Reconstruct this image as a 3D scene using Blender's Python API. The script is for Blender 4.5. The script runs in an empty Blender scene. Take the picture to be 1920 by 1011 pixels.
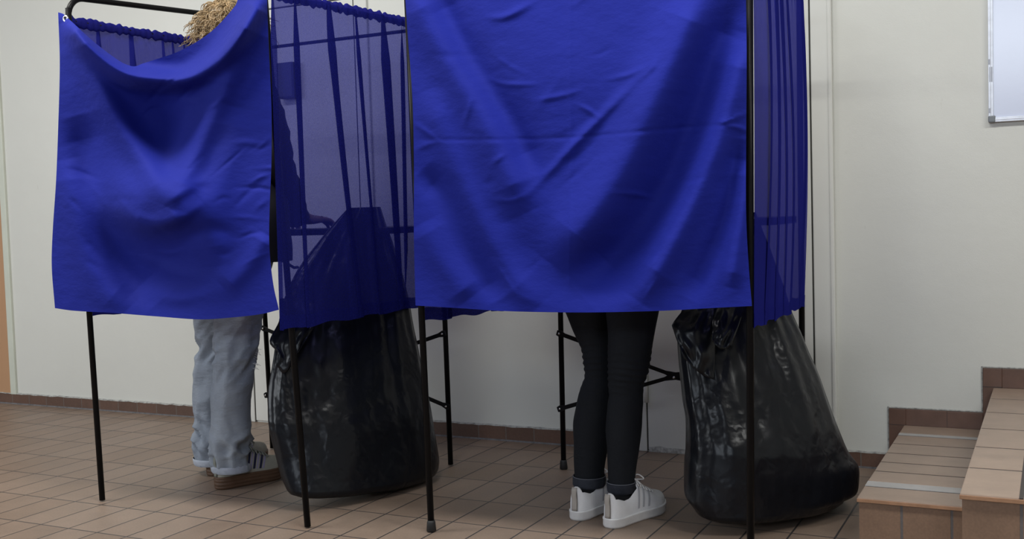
import bpy, bmesh, math, random
import numpy as np
from mathutils import Vector, Matrix, noise

# ------------------------------------------------------------------ camera
C = bpy.context.scene.collection
scene = bpy.context.scene
CAM = np.array([1.8675432, -2.3256838, 0.9295525])
RX = np.array([0.8948065, 0.4454312, -0.0302053])
UX = np.array([0.0031348, 0.0613858, 0.9981092])
FX = np.array([-0.4464432, 0.8932093, -0.0535321])
FPX = 2041.487
cd = bpy.data.cameras.new('camera'); cam = bpy.data.objects.new('camera', cd); C.objects.link(cam)
cd.sensor_width = 36.0; cd.lens = FPX / 1920 * 36.0
cd.clip_start = 0.05; cd.clip_end = 60
cam.matrix_world = Matrix(((RX[0], UX[0], -FX[0], CAM[0]), (RX[1], UX[1], -FX[1], CAM[1]), (RX[2], UX[2], -FX[2], CAM[2]), (0, 0, 0, 1)))
scene.camera = cam

# ------------------------------------------------------------------ light
scene.view_settings.view_transform = 'Standard'
scene.view_settings.look = 'None'
scene.view_settings.gamma = 1
scene.view_settings.use_curve_mapping = False
scene.view_settings.exposure = 0.0
w = bpy.data.worlds.new('world'); scene.world = w; w.use_nodes = True
w.node_tree.nodes['Background'].inputs[0].default_value = (0.80, 0.86, 1.0, 1)
w.node_tree.nodes['Background'].inputs[1].default_value = 0.12

def area(name, loc, target, sx, sy, power, col):
    l = bpy.data.lights.new(name, 'AREA'); l.shape = 'RECTANGLE'; l.size = sx; l.size_y = sy
    l.energy = power; l.color = col
    o = bpy.data.objects.new(name, l); C.objects.link(o); o.location = loc
    d = Vector(target) - Vector(loc)
    o.rotation_euler = d.to_track_quat('-Z', 'Y').to_euler()
    return o
area('ceiling_light', (-1.5, -0.42, 2.86), (-1.5, -0.42, 0), 1.5, 0.35, 48, (1.0, 0.97, 0.91))
area('ceiling_light', (0.9, -0.42, 2.86), (0.9, -0.42, 0), 1.5, 0.35, 42, (0.98, 0.98, 0.95))
area('ceiling_light', (3.2, -0.42, 2.86), (3.2, -0.42, 0), 1.5, 0.35, 40, (0.98, 0.98, 0.95))
area('window_light', (-4.8, -3.0, 2.1), (-0.4, 1.2, 0.7), 2.4, 1.6, 84, (0.88, 0.94, 1.0))
area('window_light', (1.6, -6.5, 2.52), (1.5, 1.0, 0.9), 3.8, 0.62, 84, (0.80, 0.89, 1.0))

# ------------------------------------------------------------------ geometry helpers
def ray(px, py):
    return FX + RX * (px - 960) / FPX - UX * (py - 505.5) / FPX
def hit(px, py, ax, val):
    d = ray(px, py); t = (val - CAM[ax]) / d[ax]; return CAM + d * t
def floor_at(px, py): return hit(px, py, 2, 0.0)
def on_plane(px, py, p0, n):
    d = ray(px, py); n = np.array(n, float)
    return CAM + d * (((np.array(p0) - CAM) @ n) / (d @ n))
def at_depth(px, py, z): return CAM + ray(px, py) * z
def depth_of(p): return float((np.array(p) - CAM) @ FX)

def mesh(name, verts, faces, mat=None, parent=None, smooth=True, loc=None):
    me = bpy.data.meshes.new(name)
    me.from_pydata([tuple(map(float, v)) for v in verts], [], faces)
    me.update()
    if smooth: me.polygons.foreach_set('use_smooth', [True] * len(me.polygons))
    if mat: me.materials.append(mat)
    o = bpy.data.objects.new(name, me); C.objects.link(o)
    if parent is not None: o.parent = parent
    if loc is not None: o.location = loc
    return o
def empty(name, loc=(0, 0, 0), rz=0.0):
    o = bpy.data.objects.new(name, None); C.objects.link(o); o.location = loc; o.rotation_euler = (0, 0, rz)
    o.empty_display_size = 0.1
    return o
def tag(o, label, cat, group=None):
    o['label'] = label; o['category'] = cat
    if group: o['group'] = group
    return o
def struct(o, label=None):
    o['kind'] = 'structure'
    if label: o['label'] = label
    return o
class MB:
    def __init__(s): s.v = []; s.f = []
    def add(s, v, f):
        n = len(s.v); s.v += [tuple(map(float, q)) for q in v]; s.f += [tuple(n + i for i in q) for q in f]
    def box(s, a, b):
        x0, y0, z0 = a; x1, y1, z1 = b
        s.add([(x0, y0, z0), (x1, y0, z0), (x1, y1, z0), (x0, y1, z0), (x0, y0, z1), (x1, y0, z1), (x1, y1, z1), (x0, y1, z1)],
              [(0, 3, 2, 1), (4, 5, 6, 7), (0, 1, 5, 4), (1, 2, 6, 5), (2, 3, 7, 6), (3, 0, 4, 7)])
    def tube(s, pts, r, n=12, cap=True):
        pts = [Vector(p) for p in pts]; rs = r if isinstance(r, (list, tuple)) else [r] * len(pts)
        vs = []; fs = []; u = None
        for i, p in enumerate(pts):
            t = (pts[min(i + 1, len(pts) - 1)] - pts[max(i - 1, 0)])
            if t.length < 1e-9: t = Vector((0, 0, 1))
            t.normalize()
            if u is None:
                u = t.cross(Vector((0, 0, 1)))
                if u.length < 0.1: u = t.cross(Vector((1, 0, 0)))
            u = (u - t * u.dot(t)).normalized(); q = t.cross(u)
            for k in range(n):
                a = 2 * math.pi * k / n; vs.append(p + (u * math.cos(a) + q * math.sin(a)) * rs[i])
        for i in range(len(pts) - 1):
            for k in range(n):
                fs.append((i * n + k, i * n + (k + 1) % n, (i + 1) * n + (k + 1) % n, (i + 1) * n + k))
        if cap:
            fs.append(tuple(range(n - 1, -1, -1))); fs.append(tuple((len(pts) - 1) * n + k for k in range(n)))
        s.add(vs, fs)
    def build(s, name, mat, parent=None, smooth=True, bevel=0):
        o = mesh(name, s.v, s.f, mat, parent, smooth)
        if bevel:
            m = o.modifiers.new('bevel', 'BEVEL'); m.width = bevel; m.segments = 2; m.limit_method = 'ANGLE'
            if not smooth: pass
        return o
def interp(pts, x):
    xs = [p[0] for p in pts]
    return [float(np.interp(x, xs, [p[k] for p in pts])) for k in range(1, len(pts[0]))]
def grid_faces(nu, nv, wrap=False):
    f = []
    for j in range(nv - 1):
        for i in range(nu if wrap else nu - 1):
            a = j * nu + i; b = j * nu + (i + 1) % nu
            f.append((a, b, b + nu, a + nu))
    return f

# ------------------------------------------------------------------ materials
def new_mat(name):
    m = bpy.data.materials.new(name); m.use_nodes = True
    nt = m.node_tree; b = nt.nodes['Principled BSDF']
    return m, nt, b
def N(nt, t, **kw):
    n = nt.nodes.new(t)
    for k, v in kw.items(): setattr(n, k, v)
    return n
def noise_node(nt, scale, detail=4, rough=0.5, coord='Object', vec=None, mapscale=None, rot=None):
    n = N(nt, 'ShaderNodeTexNoise'); n.inputs['Scale'].default_value = scale
    n.inputs['Detail'].default_value = detail; n.inputs['Roughness'].default_value = rough
    tc = N(nt, 'ShaderNodeTexCoord'); src = tc.outputs[coord]
    if mapscale or rot:
        mp = N(nt, 'ShaderNodeMapping')
        if mapscale: mp.inputs['Scale'].default_value = mapscale
        if rot: mp.inputs['Rotation'].default_value = rot
        nt.links.new(src, mp.inputs[0]); src = mp.outputs[0]
    nt.links.new(src, n.inputs['Vector'])
    return n
def ramp(nt, fac, stops):
    r = N(nt, 'ShaderNodeValToRGB'); nt.links.new(fac, r.inputs[0])
    el = r.color_ramp.elements
    while len(el) < len(stops): el.new(0.5)
    for e, (p, c) in zip(el, stops): e.position = p; e.color = (*c, 1)
    return r
def bump(nt, b, h, strength, dist=0.01, prev=None):
    n = N(nt, 'ShaderNodeBump'); n.inputs['Strength'].default_value = strength; n.inputs['Distance'].default_value = dist
    nt.links.new(h, n.inputs['Height'])
    if prev: nt.links.new(prev.outputs[0], n.inputs['Normal'])
    if b: nt.links.new(n.outputs[0], b.inputs['Normal'])
    return n
def plain(name, col, rough=0.5, metal=0, var=0.0, vscale=8, bmp=0, bscale=200, bdist=0.001):
    m, nt, b = new_mat(name)
    b.inputs['Roughness'].default_value = rough; b.inputs['Metallic'].default_value = metal
    n = noise_node(nt, vscale, 5, 0.6)
    lo = tuple(c * (1 - var) for c in col); hi = tuple(min(1, c * (1 + var)) for c in col)
    r = ramp(nt, n.outputs[0], [(0.3, lo), (0.7, hi)])
    nt.links.new(r.outputs[0], b.inputs['Base Color'])
    if bmp:
        k = noise_node(nt, bscale, 3, 0.6); bump(nt, b, k.outputs[0], bmp, bdist)
    return m

# painted plaster wall
def wall_mat(name, col, stain=0.05):
    m, nt, b = new_mat(name); b.inputs['Roughness'].default_value = 0.42
    n = noise_node(nt, 1.4, 6, 0.6)
    r = ramp(nt, n.outputs[0], [(0.3, tuple(c * (1 - stain) for c in col)), (0.7, col)])
    # small scuffs
    s = noise_node(nt, 22, 3, 0.7, mapscale=(1, 1, 0.35)); sr = ramp(nt, s.outputs[0], [(0.74, (1, 1, 1)), (0.80, (0.72, 0.70, 0.66))])
    mx = N(nt, 'ShaderNodeMix', data_type='RGBA', blend_type='MULTIPLY'); mx.inputs[0].default_value = 1
    nt.links.new(r.outputs[0], mx.inputs[6]); nt.links.new(sr.outputs[0], mx.inputs[7])
    nt.links.new(mx.outputs[2], b.inputs['Base Color'])
    k = noise_node(nt, 260, 3, 0.6); b1 = bump(nt, None, k.outputs[0], 0.12, 0.002)
    k2 = noise_node(nt, 9, 3, 0.5); bump(nt, b, k2.outputs[0], 0.15, 0.01, b1)
    return m
M_wall = wall_mat('cream_wall_paint', (0.70, 0.705, 0.655))
M_door = wall_mat('cream_door_paint', (0.70, 0.705, 0.665), 0.03)
M_orange = wall_mat('orange_wall_paint', (0.50, 0.29, 0.16), 0.04)
M_strip = plain('pale_green_trim_paint', (0.62, 0.65, 0.56), 0.4, 0, 0.04)
M_chip = plain('chipped_plaster', (0.36, 0.36, 0.34), 0.9, 0, 0.5, 60, 0.6, 90, 0.004)
M_dark = plain('dark_gap', (0.03, 0.03, 0.025), 0.8)
M_ceil = plain('ceiling_paint', (0.75, 0.75, 0.72), 0.9)

def tile_mat(name, tw, th, mortar, c1, c2, cm, axes='XY', rough=0.38, off=(0, 0), bias=0.0):
    m, nt, b = new_mat(name)
    tc = N(nt, 'ShaderNodeTexCoord'); mp = N(nt, 'ShaderNodeMapping')
    nt.links.new(tc.outputs['Object'], mp.inputs[0])
    src = mp.outputs[0]
    if axes != 'XY':
        sep = N(nt, 'ShaderNodeSeparateXYZ'); cmb = N(nt, 'ShaderNodeCombineXYZ')
        nt.links.new(tc.outputs['Object'], sep.inputs[0])
        nt.links.new(sep.outputs[axes[0]], cmb.inputs[0]); nt.links.new(sep.outputs[axes[1]], cmb.inputs[1])
        nt.links.new(cmb.outputs[0], mp.inputs[0])
    mp.inputs['Location'].default_value = (off[0], off[1], 0)
    br = N(nt, 'ShaderNodeTexBrick'); br.offset = 0; br.squash = 1
    br.inputs['Scale'].default_value = 1; br.inputs['Brick Width'].default_value = tw; br.inputs['Row Height'].default_value = th
    br.inputs['Mortar Size'].default_value = mortar; br.inputs['Mortar Smooth'].default_value = 0.2; br.inputs['Bias'].default_value = bias
    br.inputs['Color1'].default_value = (*c1, 1); br.inputs['Color2'].default_value = (*c2, 1); br.inputs['Mortar'].default_value = (*cm, 1)
    nt.links.new(src, br.inputs['Vector'])
    n = noise_node(nt, 9, 6, 0.7); r = ramp(nt, n.outputs[0], [(0.25, (0.80, 0.79, 0.78)), (0.75, (1.08, 1.06, 1.04))])
    mx = N(nt, 'ShaderNodeMix', data_type='RGBA', blend_type='MULTIPLY'); mx.inputs[0].default_value = 1
    nt.links.new(br.outputs['Color'], mx.inputs[6]); nt.links.new(r.outputs[0], mx.inputs[7])
    n2 = noise_node(nt, 170, 2, 0.5); r2 = ramp(nt, n2.outputs[0], [(0.35, (0.93, 0.93, 0.93)), (0.65, (1.05, 1.05, 1.05))])
    mx2 = N(nt, 'ShaderNodeMix', data_type='RGBA', blend_type='MULTIPLY'); mx2.inputs[0].default_value = 1
    nt.links.new(mx.outputs[2], mx2.inputs[6]); nt.links.new(r2.outputs[0], mx2.inputs[7])
    nt.links.new(mx2.outputs[2], b.inputs['Base Color'])
    rr = N(nt, 'ShaderNodeMapRange'); rr.inputs[3].default_value = rough; rr.inputs[4].default_value = rough + 0.2
    nt.links.new(n.outputs[0], rr.inputs[0]); nt.links.new(rr.outputs[0], b.inputs['Roughness'])
    inv = N(nt, 'ShaderNodeMath', operation='SUBTRACT'); inv.inputs[0].default_value = 1; nt.links.new(br.outputs['Fac'], inv.inputs[1])
    b1 = bump(nt, None, inv.outputs[0], 0.5, 0.002)
    bump(nt, b, n.outputs[0], 0.12, 0.004, b1)
    return m
T1C = (0.272, 0.206, 0.162); T2C = (0.230, 0.168, 0.127); TM = (0.048, 0.043, 0.043)
M_floor = tile_mat('terracotta_floor_tiles', 0.12, 0.23936, 0.0030, T1C, T2C, TM)
M_skirt = tile_mat('brown_skirting_tiles', 0.126, 0.5, 0.002, (0.150, 0.085, 0.060), (0.115, 0.066, 0.048), (0.16, 0.145, 0.13), 'XZ', 0.4, (0.0, 0.2))
M_skirt_plain = plain('brown_skirting_tile', (0.130, 0.072, 0.052), 0.35, 0, 0.15, 20)
def riser_mat(name, off): return tile_mat(name, 0.12, 0.5, 0.0035, (0.25, 0.158, 0.105), (0.215, 0.135, 0.09), (0.13, 0.12, 0.12), 'XZ', 0.4, (off, 0.1))
M_front = riser_mat('terracotta_riser_tiles', 0.047); M_front2 = riser_mat('terracotta_tall_riser_tiles', 0.117)
M_tread = plain('terracotta_tread_tile', (0.31, 0.225, 0.170), 0.33, 0, 0.10, 14, 0.1, 60, 0.002)
M_nose = plain('worn_tile_nosing', (0.36, 0.20, 0.115), 0.35, 0, 0.2, 30)
M_joint = plain('dark_grout', (0.05, 0.042, 0.04), 0.8)
M_grout = plain('grey_grout', (0.17, 0.165, 0.17), 0.85, 0, 0.3, 60)
M_metalstrip = plain('grey_metal_strip', (0.42, 0.41, 0.40), 0.5, 0.2, 0.08, 30)
M_black = plain('black_painted_steel', (0.006, 0.006, 0.007), 0.36, 0.0, 0.1, 60)
M_black.node_tree.nodes['Principled BSDF'].inputs['Specular IOR Level'].default_value = 0.12
M_rubber = plain('black_rubber', (0.014, 0.014, 0.015), 0.6, 0.0, 0.1, 60)
M_steel = plain('bright_steel', (0.62, 0.62, 0.62), 0.25, 1.0, 0.05)

def cloth_mat(name, col, bright=1.0):
    m, nt, b = new_mat(name)
    b.inputs['Roughness'].default_value = 0.75
    b.inputs['Sheen Weight'].default_value = 0.03; b.inputs['Sheen Roughness'].default_value = 0.4
    b.inputs['Sheen Tint'].default_value = (0.35, 0.40, 1.0, 1)
    b.inputs['Specular IOR Level'].default_value = 0.12
    n = noise_node(nt, 3.2, 4, 0.6)
    r = ramp(nt, n.outputs[0], [(0.3, tuple(c * 0.93 for c in col)), (0.7, tuple(c * 1.05 for c in col))])
    nt.links.new(r.outputs[0], b.inputs['Base Color'])
    weave = noise_node(nt, 420, 2, 0.5); b1 = bump(nt, None, weave.outputs[0], 0.12, 0.001)
    c2 = noise_node(nt, 13, 5, 0.62, mapscale=(1.0, 1.0, 2.2), rot=(0.1, 0.5, 0.2)); b2 = bump(nt, None, c2.outputs[0], 0.20, 0.012, b1)
    c3 = noise_node(nt, 5, 3, 0.5, mapscale=(1.0, 1.0, 1.6), rot=(0, -0.7, 0)); bump(nt, b, c3.outputs[0], 0.22, 0.03, b2)
    return m
BLUE = (0.0130, 0.0215, 0.265)
M_cloth = cloth_mat('royal_blue_cloth', BLUE)
def sheer_mat(name, mixf, tcol, dcol):
    m, nt, b = new_mat(name); nt.nodes.remove(b)
    out = nt.nodes['Material Output']
    d = N(nt, 'ShaderNodeBsdfDiffuse'); d.inputs[0].default_value = (*dcol, 1)
    tl = N(nt, 'ShaderNodeBsdfTranslucent'); tl.inputs[0].default_value = (*dcol, 1)
    tr = N(nt, 'ShaderNodeBsdfTransparent'); tr.inputs[0].default_value = (*tcol, 1)
    m1 = N(nt, 'ShaderNodeMixShader'); m1.inputs[0].default_value = 0.35
    nt.links.new(d.outputs[0], m1.inputs[1]); nt.links.new(tl.outputs[0], m1.inputs[2])
    m2 = N(nt, 'ShaderNodeMixShader')
    n = noise_node(nt, 420, 2, 0.7, mapscale=(1, 1, 0.6), rot=(0.5, 0, 0))
    mr = N(nt, 'ShaderNodeMapRange'); mr.inputs[1].default_value = 0.3; mr.inputs[2].default_value = 0.7
    mr.inputs[3].default_value = mixf - 0.07; mr.inputs[4].default_value = mixf + 0.07
    nt.links.new(n.outputs[0], mr.inputs[0]); nt.links.new(mr.outputs[0], m2.inputs[0])
    nt.links.new(m1.outputs[0], m2.inputs[1]); nt.links.new(tr.outputs[0], m2.inputs[2])
    nt.links.new(m2.outputs[0], out.inputs[0])
    return m
M_sheer = sheer_mat('sheer_blue_cloth', 0.42, (0.30, 0.31, 0.66), (0.022, 0.026, 0.24))
M_sheer3 = sheer_mat('dense_blue_voile', 0.16, (0.34, 0.34, 0.70), (0.026, 0.030, 0.30))
M_sheer2 = sheer_mat('doubled_blue_cloth', 0.10, (0.3, 0.3, 0.6), (0.030, 0.032, 0.30))

def bag_mat():
    m, nt, b = new_mat('black_polythene')
    b.inputs['Base Color'].default_value = (0.005, 0.006, 0.009, 1); b.inputs['Roughness'].default_value = 0.30
    b.inputs['Specular IOR Level'].default_value = 0.28
    v = N(nt, 'ShaderNodeTexVoronoi'); v.feature = 'DISTANCE_TO_EDGE'; v.inputs['Scale'].default_value = 5
    tc = N(nt, 'ShaderNodeTexCoord'); mp = N(nt, 'ShaderNodeMapping'); mp.inputs['Scale'].default_value = (1.5, 1.5, 0.7); mp.inputs['Rotation'].default_value = (0.3, 0.4, 0)
    nz = noise_node(nt, 4, 4, 0.6)
    ad = N(nt, 'ShaderNodeVectorMath', operation='MULTIPLY_ADD'); ad.inputs[1].default_value = (0.35, 0.35, 0.35)
    nt.links.new(nz.outputs['Color'], ad.inputs[0]); nt.links.new(tc.outputs['Object'], ad.inputs[2])
    nt.links.new(ad.outputs[0], mp.inputs[0]); nt.links.new(mp.outputs[0], v.inputs['Vector'])
    sm = N(nt, 'ShaderNodeMapRange'); sm.interpolation_type = 'SMOOTHSTEP'; sm.inputs[2].default_value = 0.22; nt.links.new(v.outputs['Distance'], sm.inputs[0])
    b1 = bump(nt, None, sm.outputs[0], 0.11, 0.02)
    n2 = noise_node(nt, 24, 4, 0.65, mapscale=(1.6, 1.6, 0.6)); bump(nt, b, n2.outputs[0], 0.07, 0.010, b1)
    return m
M_bag = bag_mat()

# ------------------------------------------------------------------ room
YW = 1.572
def slab(name, a, b, mat, kind=True, bevel=0):
    m = MB(); m.box(a, b); o = m.build(name, mat, None, False, bevel)
    if kind: struct(o)
    return o
slab('floor', (-8.0, -7.0, -0.10), (5.5, YW + 0.05, 0.0), M_floor)
slab('ceiling', (-8.0, -7.0, 2.9), (5.5, YW + 0.05, 3.0), M_ceil)
slab('wall_back', (-3.02, YW, -0.02), (5.5, YW + 0.15, 3.0), M_wall)
slab('wall_left', (-8.0, YW - 0.004, -0.02), (-3.034, YW + 0.15, 3.0), M_orange)
slab('wall_right', (5.5, -7.0, -0.02), (5.6, YW + 0.15, 3.0), M_wall)
slab('trim_1', (-3.034, YW - 0.012, 0.05), (-2.992, YW + 0.02, 3.0), M_strip, bevel=0.004)

def door(name, x0, x1, ztop, fl, fr, seam_x):
    m = MB(); m.box((x0, YW - 0.006, 0.008), (x1, YW + 0.001, ztop)); o = m.build(name, M_door, None, False, 0.002); struct(o)
    g = MB(); g.box((x0 - 0.004, YW - 0.0065, 0.004), (x0, YW + 0.001, ztop + 0.004)); g.box((x1, YW - 0.0065, 0.004), (x1 + 0.005, YW + 0.001, ztop + 0.004))
    g.box((x0 - 0.004, YW - 0.0065, ztop), (x1 + 0.005, YW + 0.001, ztop + 0.004)); g.build('door_gap', M_dark, o, False)
    f = MB()
    f.box((x0 - 0.004 - fl, YW - 0.010, 0.0), (x0 - 0.004, YW + 0.001, ztop + 0.07))
    f.box((x1 + 0.005, YW - 0.010, 0.0), (x1 + 0.005 + fr, YW + 0.001, ztop + 0.07))
    f.box((x0 - 0.004, YW - 0.010, ztop + 0.004), (x1 + 0.005, YW + 0.001, ztop + 0.07))
    f.build('door_frame', M_door, o, False, 0.004)
    return o
d2 = door('door_2', -1.41, -0.795, 1.851, 0.05, 0.066, None)
d1 = door('door_1', 0.480, 1.103, 1.95, 0.045, 0.066, None)
r = MB(); r.box((1.166, YW - 0.016, 0.0), (1.182, YW + 0.001, 2.02)); struct(r.build('trim_2', M_door, None, False, 0.005))
h = MB(); h.tube([(0.478, YW - 0.016, 0.19), (0.478, YW - 0.016, 0.30)], 0.008, 10); h.build('hinge', M_door, d1)
h = MB()
random.seed(4)
n = 60; vs = []; fs = []
for i in range(n + 1):
    x = 0.482 + (0.62) * i / n; zt = 0.020 + 0.007 * noise.noise(Vector((x * 22, 0, 0)))
    vs += [(x, YW - 0.008, 0.0), (x, YW - 0.008, zt), (x, YW + 0.0, zt)]
for i in range(n):
    a = i * 3; fs += [(a, a + 3, a + 4, a + 1), (a + 1, a + 4, a + 5, a + 2)]
mesh('worn_edge', vs, fs, M_chip, d1)

def skirting(name, x0, x1, z0=0.0, h=0.054):
    # tile strip with an uneven painted top edge and a grout line at the foot
    n = max(4, int((x1 - x0) / 0.015)); vs = []; fs = []
    for i in range(n + 1):
        x = x0 + (x1 - x0) * i / n
        zt = z0 + h + 0.0022 * noise.noise(Vector((x * 30, z0 * 7, 1.3))) + 0.001 * noise.noise(Vector((x * 90, 2, z0)))
        vs += [(x, YW - 0.009, z0 + 0.0), (x, YW - 0.009, zt), (x, YW + 0.001, zt + 0.001)]
    for i in range(n):
        a = i * 3; fs += [(a, a + 3, a + 4, a + 1), (a + 1, a + 4, a + 5, a + 2)]
    fs += [(0, 1, 2), (n * 3, n * 3 + 2, n * 3 + 1)]
    o = mesh(name, vs, fs, M_skirt, None, False); struct(o)
    g = MB(); g.box((x0, YW - 0.013, z0 - 0.0), (x1, YW - 0.006, z0 + 0.006)); g.build('grout_line', M_grout, o, False)
    c = []; cf = []
    for i in range(n + 1):
        x = x0 + (x1 - x0) * i / n
        b0 = z0 + h + 0.0022 * noise.noise(Vector((x * 30, z0 * 7, 1.3))) + 0.001 * noise.noise(Vector((x * 90, 2, z0)))
        w_ = max(0.0006, 0.0012 + 0.005 * noise.noise(Vector((x * 17, 5, z0))))
        c += [(x, YW - 0.0098, b0 - w_), (x, YW - 0.0098, b0 + 0.001), (x, YW + 0.0, b0 + 0.004)]
    for i in range(n):
        a = i * 3; cf += [(a, a + 3, a + 4, a + 1), (a + 1, a + 4, a + 5, a + 2)]
    mesh('chipped_edge', c, cf, M_chip, o)
    return o
skirting('baseboard_left', -8.0, -1.466)
skirting('baseboard_middle', -0.72, 0.43, h=0.060)
skirting('baseboard_right', 1.183, 1.402)
# stepped skirting beside the stairs
s = MB()
s.box((1.354, YW - 0.009, 0.050), (1.409, YW + 0.001, 0.214)); s.box((1.409, YW - 0.009, 0.150), (1.652, YW + 0.001, 0.214))
s.box((1.652, YW - 0.009, 0.150), (1.71, YW + 0.001, 0.364)); s.box((1.71, YW - 0.009, 0.30), (5.4, YW + 0.001, 0.364))
sk = struct(s.build('baseboard_stair', M_skirt_plain, None, False, 0.0015))
g = MB()
for (a, b_) in (((1.349, YW - 0.0045, 0.056), (1.354, YW + 0.001, 0.219)), ((1.349, YW - 0.0045, 0.214), (1.650, YW + 0.001, 0.219)),
               ((1.647, YW - 0.0045, 0.219), (1.652, YW + 0.001, 0.369)), ((1.647, YW - 0.0045, 0.364), (5.4, YW + 0.001, 0.369))):
    g.box(a, b_)
g.build('chipped_edge', M_chip, sk, False, 0.002)
g = MB()
for a, b_ in (((1.540, YW - 0.0095, 0.16), (1.5415, YW, 0.214)), ((1.652, YW - 0.0095, 0.3015), (1.71, YW, 0.3035)), ((1.80, YW - 0.0095, 0.302), (1.8015, YW, 0.364)), ((1.354, YW - 0.0095, 0.158), (1.409, YW, 0.1595))):
    g.box(a, b_)
g.build('grout_line', M_joint, sk, False)

# ------------------------------------------------------------------ stairs (two tiled steps rising to the right)
def step(name, x0, x1, yf, yb, zt, joints, strips, xj, hide=0.0):
    core = MB(); core.box((x0 + 0.004, yf + 0.006, 0.0), (x1, yb, zt - 0.014)); o = core.build(name, M_front2 if hide else M_front, None, False); struct(o)
    ys = [yf] + joints + [yb]
    xs = [x0] + xj + [x1]
    for i in range(len(ys) - 1):
        for j in range(len(xs) - 1):
            t = MB(); gp = 0.0036
            t.box((xs[j] + (gp if j else 0), ys[i] + (gp if i else 0), zt - 0.012), (xs[j + 1] - gp, ys[i + 1] - gp, zt))
            t.build('tread_tile', M_tread, o, False, 0.0025)
    j_ = MB(); j_.box((x0 + 0.003, yf + 0.003, zt - 0.0135), (x1 - 0.001, yb, zt - 0.0007)); j_.build('tread_bedding', M_joint, o, False)
    for y0, y1 in strips:
        st = MB(); st.box((x0 + 0.001, y0, zt - 0.012), (x1 - 0.001, y1, zt + 0.0006)); st.build('metal_strip', M_metalstrip, o, False)
    nz = MB(); nz.box((x0 - 0.0005, yf - 0.0012, zt - 0.0125), (x1 - 0.001, yf + 0.002, zt - 0.003)); nz.build('nosing', M_nose, o, False, 0.001)
    return o
st1 = step('trim_3', 1.404, 1.690, 0.569, YW - 0.009, 0.159, [0.695, 0.751, 0.876, 0.994, 1.120, 1.259, 1.391, 1.427], [(0.696, 0.750), (1.392, 1.424)], [])
st1['label'] = 'lower tiled step with two grey strips beside the wall'
st2 = step('trim_4', 1.684, 3.2, 0.140, YW - 0.009, 0.301, [0.388, 0.624, 0.866, 1.112, 1.35], [], [1.803, 1.922, 2.041, 2.16, 2.28, 2.40, 2.52, 2.64, 2.76, 2.88, 3.0], 1.0)
st2['label'] = 'upper tiled step at the right edge'

# ------------------------------------------------------------------ whiteboard
wb = empty('whiteboard', (1.675, YW, 1.171)); tag(wb, 'white magnetic board in an aluminium frame on the right wall', 'whiteboard')
M_alu = plain('aluminium_frame', (0.74, 0.77, 0.84), 0.35, 0.25, 0.10, 40)
m, nt, b = new_mat('glossy_white_enamel'); b.inputs['Base Color'].default_value = (0.62, 0.665, 0.82, 1); b.inputs['Roughness'].default_value = 0.22; b.inputs['Specular IOR Level'].default_value = 1.0
nn = noise_node(nt, 120, 2, 0.5); bump(nt, b, nn.outputs[0], 0.04, 0.002)
M_enamel = m
def lb(name, a, b_, mat, bev=0.001):
    q = MB(); q.box(a, b_); return q.build(name, mat, wb, False, bev)
lb('board_panel', (0.014, -0.014, 0.014), (1.186, -0.003, 0.886), M_enamel)
q = MB(); q.box((0, -0.019, 0.0), (0.015, -0.002, 0.90)); q.box((0, -0.019, 0), (1.2, -0.002, 0.015)); q.box((1.185, -0.019, 0), (1.2, -0.002, 0.9)); q.box((0, -0.019, 0.885), (1.2, -0.002, 0.9))
q.box((0.006, -0.0205, 0.014), (0.0085, -0.018, 0.886)); q.box((0.014, -0.0205, 0.006), (1.186, -0.018, 0.0085))
q.build('frame', M_alu, wb, False, 0.001)
M_cap = plain('grey_plastic_corner', (0.20, 0.22, 0.24), 0.5)
for (x, z) in ((-0.001, -0.001), (1.179, -0.001), (-0.001, 0.879), (1.179, 0.879)):
    lb('corner_cap', (x, -0.022, z), (x + 0.022, -0.0015, z + 0.022), M_cap, 0.004)
M_tape = plain('grey_tape_remains', (0.42, 0.45, 0.52), 0.5)
q = MB()
for z0, z1 in ((0.138, 0.154), (0.162, 0.186), (0.178, 0.197), (0.036, 0.050), (0.005, 0.03)):
    pass
for a_, b_ in (((0.0, -0.0200, 0.186), (0.008, -0.0188, 0.203)), ((0.0035, -0.0200, 0.130), (0.0125, -0.0188, 0.178)), ((0.001, -0.02, 0.030), (0.006, -0.0188, 0.045))):
    lb('tape_remains', a_, b_, M_tape, 0)


# small box on the door seen through the sheer curtain
sb = empty('wall_box', (-1.18, YW - 0.006, 1.452)); tag(sb, 'small dark box fixed high on the left door, seen through the sheer blue curtain', 'box')
M_box = plain('dark_blue_plastic', (0.03, 0.035, 0.12), 0.5)
q = MB(); q.box((0, -0.04, 0), (0.088, 0, 0.155)); q.build('housing', M_box, sb, False, 0.004)
q = MB(); q.box((0.006, -0.0425, 0.006), (0.082, -0.04, 0.149)); q.build('cover', M_box, sb, False, 0.001)
q = MB(); q.tube([(0.044, -0.044, 0.075), (0.044, -0.042, 0.075)], 0.002, 8); q.build('screw', M_steel, sb)

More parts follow.
